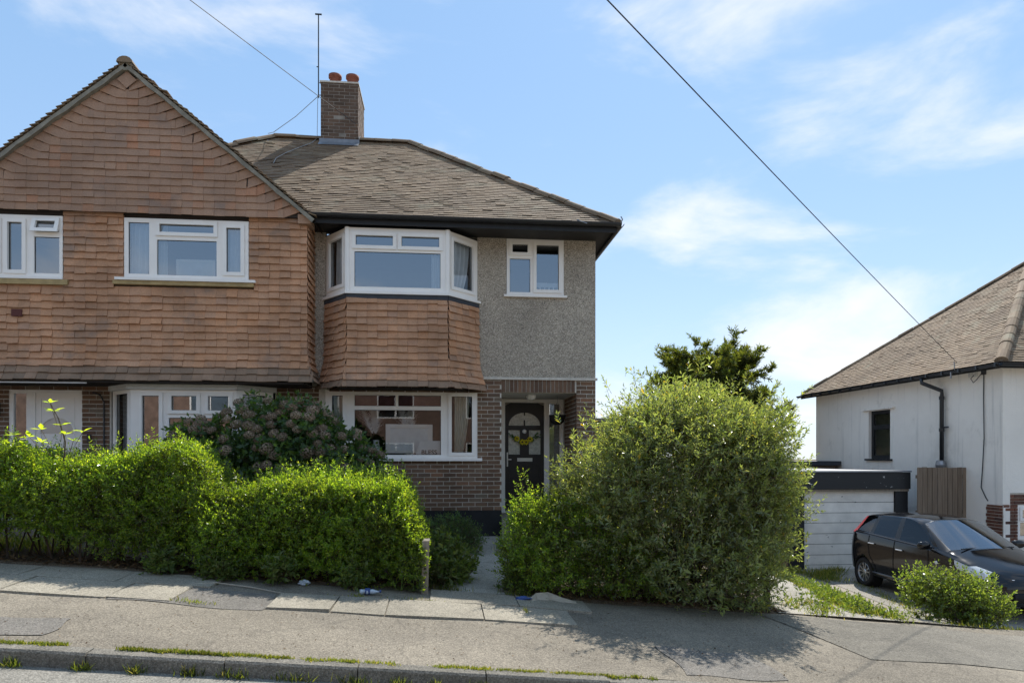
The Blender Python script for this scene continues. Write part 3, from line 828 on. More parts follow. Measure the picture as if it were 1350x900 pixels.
w_, A, U, N, Lk = bw[2]; curtain(w_, A, U, N, .12, Lk - .06, 4.46, 5.38, waves=5, mat='curtain_w', taper=.35, seed=6)
w_, A, U, N, Lk = bw[1]; curtain(w_, A, U, N, 1.40, 1.60, 4.44, 5.03, waves=3, mat='curtain_w', taper=-.3, seed=7)
# small upper window
sc = [(1.185, 1.545, 5.20, 5.43, True), (1.18, 1.55, 4.53, 5.13, False), (1.62, 2.11, 4.54, 5.43, True)]
sw = window(house, V(0, FY, 0), X1, FN, 1.125, 2.16, 4.475, 5.485, sc, 'glass', sill=(.055, .05, .035), nf=.004)
room_box(house, V(0, FY, 0), X1, FN, 1.13, 2.155, 4.4, 5.5, 2.2)
fm = MB().poly([LW(1.66, -.05, 4.58), LW(2.07, -.05, 4.58), LW(2.07, -.05, 4.72), LW(1.66, -.05, 4.72)])
fm.build('patterned_film', M['curtain_w'], sw)
fq = MB()
for i in range(5): fq.frame_box(V(0, FY, 0), X1, FN, ZUP, 1.672 + i * .08, 1.725 + i * .08, -.049, -.046, 4.595, 4.64)
fq.build('film_pattern', M['band'], sw)
# roof: boarding, tiles, ridge and hip tiles, fascia, gutter, soffit
hx0, hx1 = -3.66, -.75
rfm = MB()
rfm.poly([V(PX, EY, EZ - .02), V(EX, EY, EZ - .02), V(hx1, RY, RZ - .02), V(PX, RY, RZ - .02)])
rfm.poly([V(EX, EY, EZ - .02), V(EX, 2 * RY - EY, EZ - .02), V(hx1, RY, RZ - .02)])
rfm.poly([V(EX, 2 * RY - EY, EZ - .02), V(PX, 2 * RY - EY, EZ - .02), V(PX, RY, RZ - .02), V(hx1, RY, RZ - .02)])
rfm.build('roof', M['roof_under'], house)
UPS = V(0, RY - EY, RZ - EZ); SLEN = UPS.length; UPS.normalize(); RN = X1.cross(UPS).normalized()
tp = Pieces()
hipx = lambda v: EX - (EX - hx1) * v / SLEN
tile_plane(tp, V(0, EY, EZ), X1, UPS, RN, SLEN, .1, .168, lambda v: (PX + .002, hipx(v + .05)), seed=21, jit=.55, proud=.016, th=.010)
tp.emit(house, 'roof_tile', M['tile_roof'])
sp = Pieces()
U2 = V(0, 1, 0); W2 = V(-(EX - hx1), 0, RZ - EZ); S2 = W2.length; W2.normalize(); N2 = V(RZ - EZ, 0, EX - hx1).normalized()
tile_plane(sp, V(EX, EY, EZ), U2, W2, N2, S2, .1, .168, lambda v: ((RY - EY) * v / S2, 2 * (RY - EY) - (RY - EY) * v / S2), seed=22, jit=1.5)
sp.emit(house, 'side_roof_tile', M['tile_roof'], 0)
def half_round(P0, P1, r, n, name, mat, parent, over=.03, up=None):
    """a run of half-round ridge or hip tiles, one object each"""
    d = P1 - P0; L = d.length; d.normalize(); step = L / n
    sd_ = d.cross(ZUP).normalized(); u = sd_.cross(d).normalized()
    for i in range(n):
        mb = MB(); j = random.gauss(0, .006)
        a = P0 + d * (i * step) + u * j; b = P0 + d * ((i + 1) * step - .006) + u * (j + random.gauss(0, .004))
        m = 7; ra, rb_ = r * 1.04, r * .98
        A_ = [a + sd_ * (ra * math.cos(math.pi * k / m)) + u * (ra * .8 * math.sin(math.pi * k / m)) for k in range(m + 1)]
        B_ = [b + sd_ * (rb_ * math.cos(math.pi * k / m)) + u * (rb_ * .8 * math.sin(math.pi * k / m)) for k in range(m + 1)]
        for k in range(m): mb.poly([A_[k], A_[k + 1], B_[k + 1], B_[k]])
        mb.poly(A_[::-1]); mb.poly(B_)
        mb.build(name, mat, parent)
half_round(V(PX, RY, RZ - .01), V(hx1, RY, RZ - .01), .115, 4, 'ridge_tile', M['tile_roof'], house)
half_round(V(EX - .02, EY + .02, EZ), V(hx1, RY, RZ), .105, 15, 'hip_tile', M['tile_roof'], house)
MB().tube([V(EX - .02, EY - .02, EZ + .0), V(EX + .02, EY - .06, EZ + .0), V(EX + .04, EY - .08, EZ + .05), V(EX + .02, EY - .06, EZ + .1)], .012, 6).build('hip_iron', M['steel'], house)
MB().box(PX, EX - .04, EY + .03, EY + .055, EZ - .145, EZ - .03).box(EX - .065, EX - .04, EY + .056, 19, EZ - .145, EZ - .03).build('fascia', M['black_paint'], house)
MB().box(PX, EX - .066, EY + .056, FY - .001, EZ - .09, EZ - .075).box(RX + .001, EX - .066, FY, 19, EZ - .09, EZ - .075).build('soffit', M['black_paint'], house)
gm = MB(); m = 8
def gutter(mb, P0, P1, r, up=ZUP):
    d = (P1 - P0).normalized(); s_ = d.cross(ZUP).normalized()
    for rr, fl_ in ((r, False), (r * .9, True)):
        A_ = [P0 + s_ * (rr * math.cos(math.pi + math.pi * k / m)) + ZUP * (rr * math.sin(math.pi + math.pi * k / m)) for k in range(m + 1)]
        B_ = [q + (P1 - P0) for q in A_]
        for k in range(m): mb.poly([A_[k], A_[k + 1], B_[k + 1], B_[k]])
gutter(gm, V(PX + .02, EY - .03, EZ - .005), V(EX + .03, EY - .03, EZ - .005), .06)
gutter(gm, V(EX + .03, EY - .03, EZ - .005), V(EX + .03, 19, EZ - .005), .06)
gm.build('gutter', M['black_plastic'], house)
MB().tube([V(2.25, EY - .07, EZ + .015), V(2.36, EY - .1, EZ - .03), V(2.42, EY - .1, EZ - .05)], .008, 5).build('gutter_clip', M['steel'], house)
# chimney shared on the ridge
cx0, cx1, cy0, cy1, cz0, cz1 = -2.645, -1.855, 15.1, 16.2, 7.9, 9.66
M['mortar_soot'] = m_plain('sooty_mortar', (.30, .265, .225), .95, .1, .35, 5, bump=.3)
ch = MB().box(cx0, cx1, cy0, cy1, cz0, cz1).build('chimney', M['mortar_soot'], house, label='square brick chimney stack with two clay pots')
cp = Pieces()
brick_plane(cp, V(0, cy0, 0), X1, ZUP, FN, cx0, cx1, 8.36, cz1, seed=31)
brick_plane(cp, V(cx1, cy0, 0), Y1, ZUP, V(1, 0, 0), 0, cy1 - cy0, 8.36, cz1, seed=32, off0=.11)
cp.emit(ch, 'chimney_brick', M['brick_chimney'])
MB().box(cx0 - .02, cx1 + .02, cy0 - .02, cy1 + .02, cz1, cz1 + .035).build('chimney_cap', M['mortar'], ch)
for x in (-2.41, -2.03):
    MB().lathe(V(x, 15.55, cz1 + .03), (0, 0, 1), [(.15, 0), (.125, .04), (.115, .30), (.145, .31), (.145, .37), (.105, .375), (.09, .1)], 16).build('chimney_pot', M['terracotta'], ch, True)
fz = lambda y: EZ + SL * (y - EY)
fb = MB()
fb.poly([V(cx0 - .03, cy0 - .035, fz(cy0) - .03), V(cx1 + .03, cy0 - .035, fz(cy0) - .03), V(cx1 + .03, cy0 - .02, fz(cy0) + .1), V(cx0 - .03, cy0 - .02, fz(cy0) + .1)])
fb.poly([V(cx0 - .03, cy0 - .02, fz(cy0) + .03), V(cx1 + .03, cy0 - .02, fz(cy0) + .03), V(cx1 + .03, cy0 - .19, fz(cy0 - .19) + .04), V(cx0 - .03, cy0 - .19, fz(cy0 - .19) + .04)])
fb.poly([V(cx1 + .02, cy0 - .02, fz(cy0)), V(cx1 + .02, RY + .1, RZ), V(cx1 + .02, RY + .1, RZ + .16), V(cx1 + .02, cy0 - .02, fz(cy0) + .16)])
fb.build('flashing', M['lead'], ch)

# ------------------------------------------------------------------ the tile hung gabled half (left)
LY = 11.6
lh = thing('tile_hung_gabled_house', 'left half of the pair of houses, clad in brown hung tiles under a wide gable', 'house', (-5.0, FY, .3))
GX, GZ, GE, GEZ = -5.04, 7.80, -2.2, 5.5
GS = (GZ - GEZ) / (GE - GX)
wz0, wz1 = 2.8, 5.5
w1 = (-7.4, -6.06, 4.43, 5.42); w2 = (-5.125, -3.185, 4.455, 5.43)
LL_ = Lf(V(0, LY, 0), X1, FN)
MB().plate(LL_, -7.9, PX, wz0, wz1 + .02, [w1, w2], -.1, -.012).build('upper_wall', M['roof_under'], lh)
MB().poly([V(PX - .012, LY, wz0), V(PX - .012, FY, wz0), V(PX - .012, FY, wz1), V(PX - .012, LY, wz1)]).build('return_wall', M['roof_under'], lh)
lt, lb, lg, lr_ = Pieces(), Pieces(), Pieces(), Pieces()
fl2 = lambda v: .13 * max(0, (.55 - v) / .55) ** 2
hl = [(w1[0] - .01, w1[1] + .01, w1[2] - .13 - wz0, 9), (w2[0] - .01, w2[1] + .01, w2[2] - .10 - wz0, 9), (w2[0] - .16, w2[1] + .09, w2[2] - .10 - wz0, w2[2] - wz0 - .02)]
for row in range(24):
    if row * .1145 + wz0 > wz1 - .05: break
    P = lb if row < 2 else lt
    tile_plane(P, V(0, LY, wz0), X1, ZUP, FN, (row + 1) * .1145, .1145, .168, lambda v: (-7.9, PX + .022 + fl2(v) * .8), holes=hl, off=fl2, seed=100 + row, v0=row * .1145 + 1e-6, jit=1.25)
    tile_plane(P, V(PX, LY, wz0), Y1, ZUP, X1, (row + 1) * .1145, .1145, .168, lambda v: (-.02 - fl2(v) * .8, FY - LY), off=fl2, seed=140 + row, v0=row * .1145 + 1e-6)
lt.emit(lh, 'hung_tile', M['tile_wall'])
lb.emit(lh, 'base_tile', M['tile_base'])
MB().frame_box(V(0, LY, wz0), X1, FN, ZUP, -6.812, -6.655, .046, .062, 1.005, 1.115).build('red_tile', M['tile_red'], lh, label='one dark red replacement tile')
# gable triangle in smoother brown tiles, standing a little proud of the wall below
GY = LY - .09
MB().poly([V(2 * GX - GE, GY, GEZ), V(GE, GY, GEZ), V(GX, GY, GZ)]).poly([V(2 * GX - GE, GY, GEZ), V(GE, GY, GEZ), V(GE, LY, GEZ), V(2 * GX - GE, LY, GEZ)]).build('gable_wall', M['roof_under'], lh)
gg = .1145; vrows = int((GZ - GEZ) / gg)
cutw = .34
wing = MB()
for row in range(vrows):
    v = row * gg
    half = (GE - GX) - (v + gg * .5) / GS
    tile_plane(lg, V(GX, GY, GEZ - .02), X1, ZUP, FN, v + gg, gg, .168, lambda q, h=half: (-(h - cutw), h - cutw) if h > cutw + .08 else (0, 0), seed=180 + row, v0=v + 1e-6, jit=.8, proud=.025)
    # angled tiles that follow the verge
    def vx(z): return (GE - GX) - z / GS
    e = max(half - cutw, 0.0)
    rise = .11
    for sgn in (-1, 1):
        for i_ in range(2):
            s0, s1 = i_ / 2, (i_ + 1) / 2 - .01
            b0, b1 = v, v + gg + .02
            out = vx(v + rise) - .0
            xa, xb = e + (out - e) * s0, e + (out - e) * s1
            za, zb = b0 + rise * s0, b0 + rise * s1
            tp_ = gg + .075; xt_b = min(xb, vx(zb + tp_)); xt_a = min(xa, vx(za + tp_))
            if xb - xa < .02 or xt_a < 0: continue
            O_ = V(GX, GY, GEZ - .02)
            q = [O_ + V(sgn * xa, -.030, za), O_ + V(sgn * xb, -.030, zb), O_ + V(sgn * xt_b, .004, zb + tp_), O_ + V(sgn * xt_a, .004, za + tp_)]
            mb = MB(); q2 = [p + V(0, .014, 0) for p in q]
            mb.poly(q if sgn > 0 else q[::-1])
            for k in range(4): mb.poly([q[k], q2[k], q2[(k + 1) % 4], q[(k + 1) % 4]])
            mb.build('verge_cut_tile', M['tile_gable'], lh)
lg.emit(lh, 'gable_tile', M['tile_gable'])
MB().box(GE - .18, GE + .03, GY - .03, GY + .3, GEZ - .10, GEZ + .05).build('verge_foot', M['tile_gable'], lh)
# gable roof: two slopes, verge mortar strip, ridge tiles
VY = GY - .10
for sgn in (-1, 1):
    d = V(sgn * (GE - GX + .1), 0, -(GEZ and (GE - GX + .1) * GS)); Ls = d.length; d.normalize()
    up = -d; N_ = V(sgn * GS, 0, 1).normalized()
    top = V(GX, 0, GZ + .035)
    eav = top + d * Ls
    mb = MB(); mb.poly([V(eav.x, VY, eav.z), V(eav.x, 18, eav.z), V(top.x, 18, top.z), V(top.x, VY, top.z)]); mb.build('gable_roof', M['roof_under'], lh)
    gp = Pieces()
    tile_plane(gp, V(eav.x, VY - .02, eav.z + .012), Y1, up, N_, Ls, .1, .168, lambda v: (0, 5.2), seed=230 + sgn, jit=1.6)
    gp.emit(lh, 'gable_roof_tile', M['tile_roof'], 0)
    mb = MB(); segs = 16
    for k in range(segs):
        a = top + d * (Ls * k / segs); b = top + d * (Ls * (k + 1) / segs)
        j0 = .012 * math.sin(k * 2.3); j1 = .012 * math.sin((k + 1) * 2.3)
        lo = N_ * -.06
        mb.poly([V(a.x, VY, a.z), V(b.x, VY, b.z), V(b.x, VY, b.z) + N_ * (-.06 + j1), V(a.x, VY, a.z) + N_ * (-.06 + j0)])
        mb.poly([V(a.x, VY, a.z) + N_ * (-.06 + j0), V(b.x, VY, b.z) + N_ * (-.06 + j1), V(b.x, GY, b.z) + N_ * -.055, V(a.x, GY, a.z) + N_ * -.055])
    mb.build('verge', M['verge'], lh)
MB().poly([V(GX, GY - .042, GZ - .06), V(GX - .15, GY - .042, GZ - .20), V(GX, GY - .05, GZ - .34), V(GX + .15, GY - .042, GZ - .20)]).build('apex_tile', M['tile_gable'], lh)
MB().box(GX - .10, GX + .10, VY + .004, GY, GZ - .075, GZ + .06).build('verge_apex', M['verge'], lh)
half_round(V(GX, VY - .03, GZ + .03), V(GX, 15.2, GZ + .03), .12, 8, 'ridge_tile', M['tile_roof'], lh)
# its share of the main roof, seen between the gable and the chimney
rl = MB(); hl0 = 2 * hx0 - hx1 - 3.05
rl.poly([V(-7.45, EY, EZ - .02), V(PX, EY, EZ - .02), V(PX, RY, RZ - .02), V(hx0, RY, RZ - .02)])
rl.poly([V(-7.45, EY, EZ - .02), V(hx0, RY, RZ - .02), V(-7.45, 2 * RY - EY, EZ - .02)])
rl.build('roof', M['roof_under'], lh)
lp = Pieces()
def lrange(v):
    z = EZ + v * UPS.z; y = EY + v * UPS.y
    return (max(hx0 - (RY - y), GX + (GZ - z) / GS - .1 if z < GZ else -99), PX)
tile_plane(lp, V(0, EY, EZ), X1, UPS, RN, SLEN, .1, .168, lrange, seed=23, jit=.55, proud=.016, th=.010)
lp.emit(lh, 'roof_tile', M['tile_roof'])
half_round(V(hx0, RY, RZ - .01), V(PX, RY, RZ - .01), .115, 3, 'ridge_tile', M['tile_roof'], lh)
half_round(V(hx0 - 2.2, RY - 2.2, RZ - 2.2 * SL), V(hx0, RY, RZ), .105, 7, 'hip_tile', M['tile_roof'], lh)
# ground floor
ldoor = (-7.24, -6.08, .3, 2.70); lbay = (-5.64, -2.9, 1.2, 2.78)
MB().plate(LW, -8.2, PX, -.2, 2.86, [ldoor, (-5.61, -2.91, 1.4, 2.76)], -.12, -.004).build('lower_wall', M['mortar'], lh)
l2 = Pieces()
brick_plane(l2, O0, X1, ZUP, FN, -8.2, PX + .1, .6, 2.80, [ldoor, (-5.64, -2.88, 1.3, 2.8)], seed=41)
l2.emit(lh, 'brick', M['brick'])
MB().box(-8, PX - .02, LY - .13, FY - .003, wz0 - .035, wz0 - .012).build('soffit', M['roof_under'], lh)
MB().box(-8, -5.66, LY - .12, LY - .1, wz0 - .055, wz0 - .01).build('soffit_trim', M['white_wood'], lh)
# white door with sidelight
dl = MB().plate(LW, ldoor[0], ldoor[1], ldoor[2], ldoor[3], [(-7.17, -6.97, .5, 2.64), (-6.83, -6.14, .4, 2.65)], -.08, -.01, True).build('door_frame', M['upvc'], lh)
MB().poly([LW(-7.17, -.04, .5), LW(-6.97, -.04, .5), LW(-6.97, -.04, 2.64), LW(-7.17, -.04, 2.64)]).build('pane', M['glass'], dl)
MB().poly([LW(-8.1, -.5, .4), LW(-6.9, -.5, .4), LW(-6.9, -.5, 2.72), LW(-8.1, -.5, 2.72)]).build('sidelight_backing', M['room_dark'], dl)  # dark sheet added behind the sidelight to block sky showing through
wd = MB().plate(LW, -6.83, -6.14, .4, 2.65, [], -.07, -.028)
wd.plate(LW, -6.76, -6.21, 1.0, 2.58, [(-6.74, -6.23, 1.02, 2.56)], -.03, -.018)
wdo = wd.build('front_door', M['upvc'], lh, label='white panelled front door with half-round pane')
ar = [(-6.485 + .27 * math.cos(math.pi * i / 12), 1.97 + .27 * math.sin(math.pi * i / 12)) for i in range(13)]
MB().poly([LW(x, -.016, z) for x, z in ar]).build('fanlight', M['glass_clear'], wdo)
ri = MB()
for rr in (.29,):
    for i in range(12):
        a0_, a1_ = math.pi * i / 12, math.pi * (i + 1) / 12
        p = lambda r_, a_: (-6.485 + r_ * math.cos(a_), 1.97 + r_ * math.sin(a_))
        q = [p(.265, a0_), p(.30, a0_), p(.30, a1_), p(.265, a1_)]
        ri.poly([LW(x, -.008, z) for x, z in q])
ri.build('fanlight_trim', M['upvc'], wdo)
MB().box(-7.47, -7.37, FY - .12, FY - .005, 2.25, 2.48).build('wall_lamp', M['black_plastic'], lh)
MB().frame_box(V(0, FY, 0), X1, FN, ZUP, -5.99, -5.93, 0, .03, 1.82, 1.95).build('doorbell', M['black_plastic'], lh)
MB().tube([V(-5.72, FY - .02, 1.7), V(-5.72, FY - .02, 2.5), V(-5.78, FY - .02, 2.62), V(-5.9, FY - .02, 2.66)], .012, 6).build('door_cable', M['cable'], lh)
# ground floor bay window
LB = [V(-5.58, FY - .02, 0), V(-5.10, 11.74, 0), V(-3.42, 11.74, 0), V(-2.94, FY - .02, 0)]
lz0, lz1 = 1.5, 2.68
for k in range(3):
    A, B = LB[k], LB[k + 1]; U = (B - A).normalized(); N = V(U.y, -U.x, 0); Lk = (B - A).length
    if k == 1: cells = [(.14, .49, 1.56, 2.62, True), (.60, 1.08, 2.30, 2.62, True), (1.18, 1.60, 2.30, 2.62, True), (.60, 1.60, 1.56, 2.22, False)]
    else: cells = [(.10, Lk - .12, 1.56, 2.62, False)]
    w_ = window(lh, A, U, N, .002, Lk - .002, lz0, lz1, cells, 'glass_clear' if k != 1 else 'glass', sill=(.03, .06, .04), nf=0)
    if k == 0: curtain(w_, A, U, N, .1, Lk - .1, 1.5, 2.62, waves=7, amp=.012, mat='blind', seed=11)
    MB().frame_box(A, U, N, ZUP, -.03, Lk + .03, -.05, .06, lz1 + .002, 2.785).build('bay_fascia', M['white_wood'], lh)
    MB().frame_box(A, U, N, ZUP, .0, Lk, -.05, .0, .2, lz0 - .05).build('bay_wall', M['brick'], lh)
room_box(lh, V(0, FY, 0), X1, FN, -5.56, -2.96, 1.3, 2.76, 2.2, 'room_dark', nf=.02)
# upper windows
c1 = [(w1[0] + .07, -6.99, 4.5, 5.34, True), (-6.92, -6.62, 4.5, 5.34, True), (-6.49, -6.115, 5.16, 5.37, True, .32), (-6.49, -6.11, 4.5, 5.08, False)]
a_ = window(lh, V(0, LY, 0), X1, FN, w1[0], w1[1], w1[2], w1[3], c1, 'glass', nf=.03, sill=(.02, .05, .03))
MB().frame_box(V(0, LY, 0), X1, FN, ZUP, w1[0] - .05, w1[1] + .09, -.02, .075, w1[2] - .115, w1[2] - .033).build('sill_board', M['cream_wood'], lh)
MB().frame_box(V(0, LY, 0), X1, FN, ZUP, w2[0] - .16, w2[1] + .09, -.02, .075, w2[2] - .105, w2[2] - .043).build('sill_board', M['cream_wood'], lh)
c2 = [(-5.06, -4.74, 4.53, 5.36, False), (-4.62, -3.69, 5.17, 5.385, True), (-4.62, -3.69, 4.52, 5.09, False), (-3.575, -3.265, 4.55, 5.355, True)]
b_ = window(lh, V(0, LY, 0), X1, FN, w2[0], w2[1], w2[2], w2[3], c2, 'glass', nf=.03, sill=(.12, .07, .04))
room_box(lh, V(0, LY, 0), X1, FN, w1[0] + .01, w1[1] - .01, 4.3, 5.46, 2.4, nf=-.05)
room_box(lh, V(0, LY, 0), X1, FN, w2[0] + .01, w2[1] - .01, 4.3, 5.46, 2.4, nf=-.05)
curtain(b_, V(0, LY, 0), X1, FN, -5.08, -4.72, 4.5, 5.4, waves=4, mat='curtain_w', seed=12)
curtain(b_, V(0, LY, 0), X1, FN, -4.66, -4.50, 4.5, 5.4, waves=3, mat='curtain_w', seed=13)
curtain(b_, V(0, LY, 0), X1, FN, -3.62, -3.22, 4.5, 5.4, waves=4, mat='curtain_w', seed=14)
pic = thing('picture_frame', 'pale framed picture leaning inside the upper window of the gabled house', 'picture', (-4.08, LY + .2, 4.46))
LP = Lf(V(0, LY + .19, 0), X1, FN)
MB().plate(LP, -4.40, -3.78, 4.46, 4.84, [(-4.36, -3.82, 4.50, 4.80)], -.02, .01, True).build('frame', M['upvc'], pic)
MB().poly([LP(-4.36, 0, 4.5), LP(-3.82, 0, 4.5), LP(-3.82, 0, 4.8), LP(-4.36, 0, 4.8)]).build('picture', M['canvas'], pic)

# things in the ground floor window, on the door and in the porch
mon = thing('monitor', 'white backed monitor tilted behind the big ground floor window', 'monitor', (-.62, FY + .45, 1.6))
Um = V(.985, .17, 0).normalized(); Nm = V(Um.y, -Um.x, 0)
Lm = Lf(V(-.62, FY + .26, 0), Um, Nm)
MB().plate(Lm, -.42, .42, 1.64, 2.16, [(-.34, .34, 1.69, 2.09)], -.04, .02, True).build('casing', M['upvc'], mon)
MB().poly([Lm(-.34, 0, 1.69), Lm(.34, 0, 1.69), Lm(.34, 0, 2.09), Lm(-.34, 0, 2.09)]).build('back_panel', M['pot_white'], mon)
MB().frame_box(V(-.62, FY + .31, 0), Um, Nm, ZUP, -.06, .06, 0, .04, 1.5, 1.7).build('stand', M['upvc'], mon)
def plume(mb, base, lean, h, r):
    tip = base + V(lean, .05, h)
    for i in range(420):
        t = random.random() ** .8
        p = base.lerp(tip, .25 + .75 * t); w = r * (1 - abs(t - .45)) * 1.1
        q = p + V(random.gauss(0, w * .6), random.gauss(0, w * .3), random.uniform(-.02, .14))
        dx = V(.004, 0, 0)
        mb.poly([p - dx, p + dx, q])
for bx, lean, lab in ((-1.22, -.05, 'white feathery plumes in a vase at the left of the ground floor window'), (-.62, .02, 'white feathery plumes rising behind the monitor in the ground floor window')):
    pv = thing('vase', lab, 'vase', (bx, FY + .34, 1.6))
    mb = MB()
    for q in range(4): plume(mb, V(bx, FY + .34, 1.85), lean + random.gauss(0, .10), .58, .12)
    mb.build('plume', M['pampas'], pv)
    MB().lathe(V(bx, FY + .36, 1.55), (0, 0, 1), [(0, 0), (.08, 0), (.1, .12), (.05, .28), (.06, .33)], 14).build('vessel', M['pot_white'], pv, True)
def text_mesh(name, body, size, depth, loc, mat, parent):
    cu = bpy.data.curves.new(name, 'FONT'); cu.body = body; cu.size = size; cu.extrude = depth
    cu.align_x = 'CENTER'
    o = bpy.data.objects.new(name, cu); col.objects.link(o)
    dg = bpy.context.evaluated_depsgraph_get()
    me = bpy.data.meshes.new_from_object(o.evaluated_get(dg))
    bpy.data.objects.remove(o)
    me.transform(Matrix.Translation(loc) @ Matrix.Rotation(R(90), 4, 'X'))
    me.materials.clear()
    return link_mesh(name, me, parent, mat)
sg = thing('word_sign', 'small white lace panel with dark letters in the lower right of the ground floor window', 'sign', (-.22, FY + .1, 1.6))
sgm = MB()
LS = Lf(V(0, FY + .14, 0), X1, FN)
sgm.poly([LS(-.50, 0, 1.62), LS(-.06, 0, 1.62), LS(-.06, 0, 1.86), LS(-.42, 0, 1.86)])
sgm.build('panel', M['canvas'], sg)
text_mesh('lettering', 'BLESS', .115, .004, (-.26, FY + .125, 1.618), M['black_plastic'], sg)

gar = thing('flower_garland', 'garland of yellow flowers and green leaves hanging on the dark front door', 'garland', (1.58, PD - .03, 1.9))
def flower(mb, c, r):
    for k in range(9):
        t = 6.283 * k / 9
        d = V(math.cos(t), 0, math.sin(t)); s_ = V(-math.sin(t), 0, math.cos(t))
        mb.poly([c, c + d * r * .6 - s_ * r * .22 + V(0, -.012, 0), c + d * r, c + d * r * .6 + s_ * r * .22 + V(0, -.012, 0)])
for fx, fz_ in ((1.44, 1.93), (1.545, 1.865), (1.62, 1.86), (1.70, 1.92)):
    mb = MB(); flower(mb, V(fx, PD - .045, fz_), .065); fo = mb.build('flower', M['yellow'], gar)
    MB().lathe(V(fx, PD - .05, fz_), FN, [(0, .012), (.014, .008), (.02, -.004)], 8).build('flower_centre', M['bark'], fo)
mb = MB()
for i in range(90):
    t = random.random(); c = V(1.30 + .58 * t, PD - .03, 2.02 - .16 * math.sin(math.pi * t) + random.gauss(0, .022))
    if .3 < t < .7 and random.random() < .5: continue
    a = random.uniform(0, 6.28); d = V(math.cos(a), random.uniform(-.5, .1), math.sin(a)) * .05; s_ = V(-d.z, 0, d.x) * .3
    mb.poly([c, c + d * .5 + s_, c + d, c + d * .5 - s_])
mb.build('garland_leaves', M['hydrangea'], gar)
hb = thing('hanging_basket', 'dark round basket hanging from a wire in the porch beside the front door', 'basket', (2.16, 12.9, 2.2))
MB().lathe(V(2.16, 12.9, 2.18), (0, 0, 1), [(0, 0), (.07, .01), (.125, .06), (.155, .15), (.16, .19), (.14, .19), (.12, .1), (0, .06)], 18).build('bowl', M['basket'], hb, True)
mb = MB()
for k in range(3):
    t = k * 2.094; mb.tube([V(2.16 + .15 * math.cos(t), 12.9 + .15 * math.sin(t), 2.37), V(2.16, 12.9, 2.62)], .004, 4)
mb.tube([V(2.16, 12.9, 2.62), V(2.16, 12.9, 2.735)], .005, 4)
mb.build('wire', M['steel'], hb)

# aerial and cables
ae = thing('television_aerial', 'tall thin black aerial pole fixed to the left of the chimney', 'aerial', (-2.72, 15.3, 9.45))
MB().tube([V(-2.73, 15.3, 9.42), V(-2.73, 15.3, 11.25)], .014, 6).build('mast', M['black_plastic'], ae)
MB().tube([V(-2.80, 15.3, 11.25), V(-2.66, 15.3, 11.25)], .018, 6).tube([V(-2.73, 15.3, 10.1), V(-2.77, 15.3, 10.1)], .012, 5).build('head', M['black_plastic'], ae)
MB().tube([V(-2.73, 15.3, 9.48), V(-2.62, 15.3, 9.48)], .012, 5).tube([V(-2.73, 15.3, 9.75), V(-2.62, 15.3, 9.75)], .012, 5).build('bracket', M['steel'], ae)
def hang(P0, P1, sag, n=24):
    return [P0.lerp(P1, i / n) - ZUP * (sag * 4 * (i / n) * (1 - i / n)) for i in range(n + 1)]
c = MB().tube(hang(V(-1.9, 15.06, 8.78), V(-12.2, -6, 8.35), .12), .0065, 6, False).build('overhead_cable', M['cable'])
props(c, 'overhead cable running from the chimney up to the top left of the sky', 'cable')
c = MB().tube(hang(V(12.22, 15.2, 3.82), V(-12.4, -6, 8.15), .10), .0065, 6, False).build('overhead_cable', M['cable'])
props(c, 'long overhead cable crossing the open sky to the roof of the white house', 'cable')
c = MB().tube([V(-2.73, 15.28, 9.45), V(-3.2, 15.22, 8.95), V(-3.66, 15.2, 8.58), V(-3.75, 15.1, 8.5)], .007, 5, False).build('aerial_cable', M['cable_pale'])
props(c, 'thin aerial lead running from the chimney down to the left ridge end', 'cable')
pts = [(-2.75, 15.25), (-2.8, 14.95), (-3.0, 14.6), (-3.2, 14.2), (-3.3, 13.9), (-3.28, 13.6)]
c = MB().tube([V(-2.74, 15.27, 9.45)] + [V(x, y, fz(y) + .05) for x, y in pts], .006, 5, False).build('aerial_cable', M['cable_pale'])
props(c, 'thin grey lead lying down the roof tiles below the chimney', 'cable')

# ------------------------------------------------------------------ white rendered house, garage and fence on the right
WX, WY0, WY1 = 12.53, 14.2, 21.95
wh = thing('white_rendered_house', 'white rendered house at the right edge with a brown tiled hipped roof', 'house', (WX, WY0, -1.1))
we = 3.66
LWs = Lf(V(WX, 0, 0), -Y1, V(-1, 0, 0))     # a = -y
wwin = (-19.08, -18.10, 1.50, 2.90)
MB().plate(LWs, -WY1, -WY0 - .004, -1.6, we, [wwin], -.18, 0).build('side_wall', M['render'], wh)
LWf = Lf(V(0, WY0, 0), X1, FN)
MB().plate(LWf, WX + .004, WX + 7.5, .75, we, [], -.15, 0).box(WX - .003, WX + .17, WY0 - .004, WY0 + .15, .50, .746).build('front_wall', M['render'], wh)
MB().plate(LWf, WX + .002, WX + 7.5, -1.6, .74, [(12.9, 14.6, -.3, .48)], -.15, -.03).build('front_lower_wall', M['mortar'], wh)
MB().plate(LWs, -WY0 - .47, -WY0 + .02, -1.6, .47, [], 0, .004).build('corner_mortar', M['mortar'], wh)
wb = Pieces()
brick_plane(wb, V(0, WY0, 0), X1, ZUP, FN, WX, 14.8, -.4, .74, [(12.9, 14.6, -.3, .48), (WX, WX + .17, .48, .76)], seed=51, proud=-.005)
brick_plane(wb, V(WX, WY0, 0), Y1, ZUP, V(-1, 0, 0), 0, .47, -.4, .47, seed=52, off0=.11, proud=.013)
wb.emit(wh, 'brick', M['brick_red'])
window(wh, V(0, WY0, 0), X1, FN, 12.9, 14.6, -.3, .48, [(12.98, 13.3, .14, .41, True), (12.98, 13.3, -.22, .08, False), (13.4, 14.5, -.22, .41, False)], 'glass', nf=-.03)
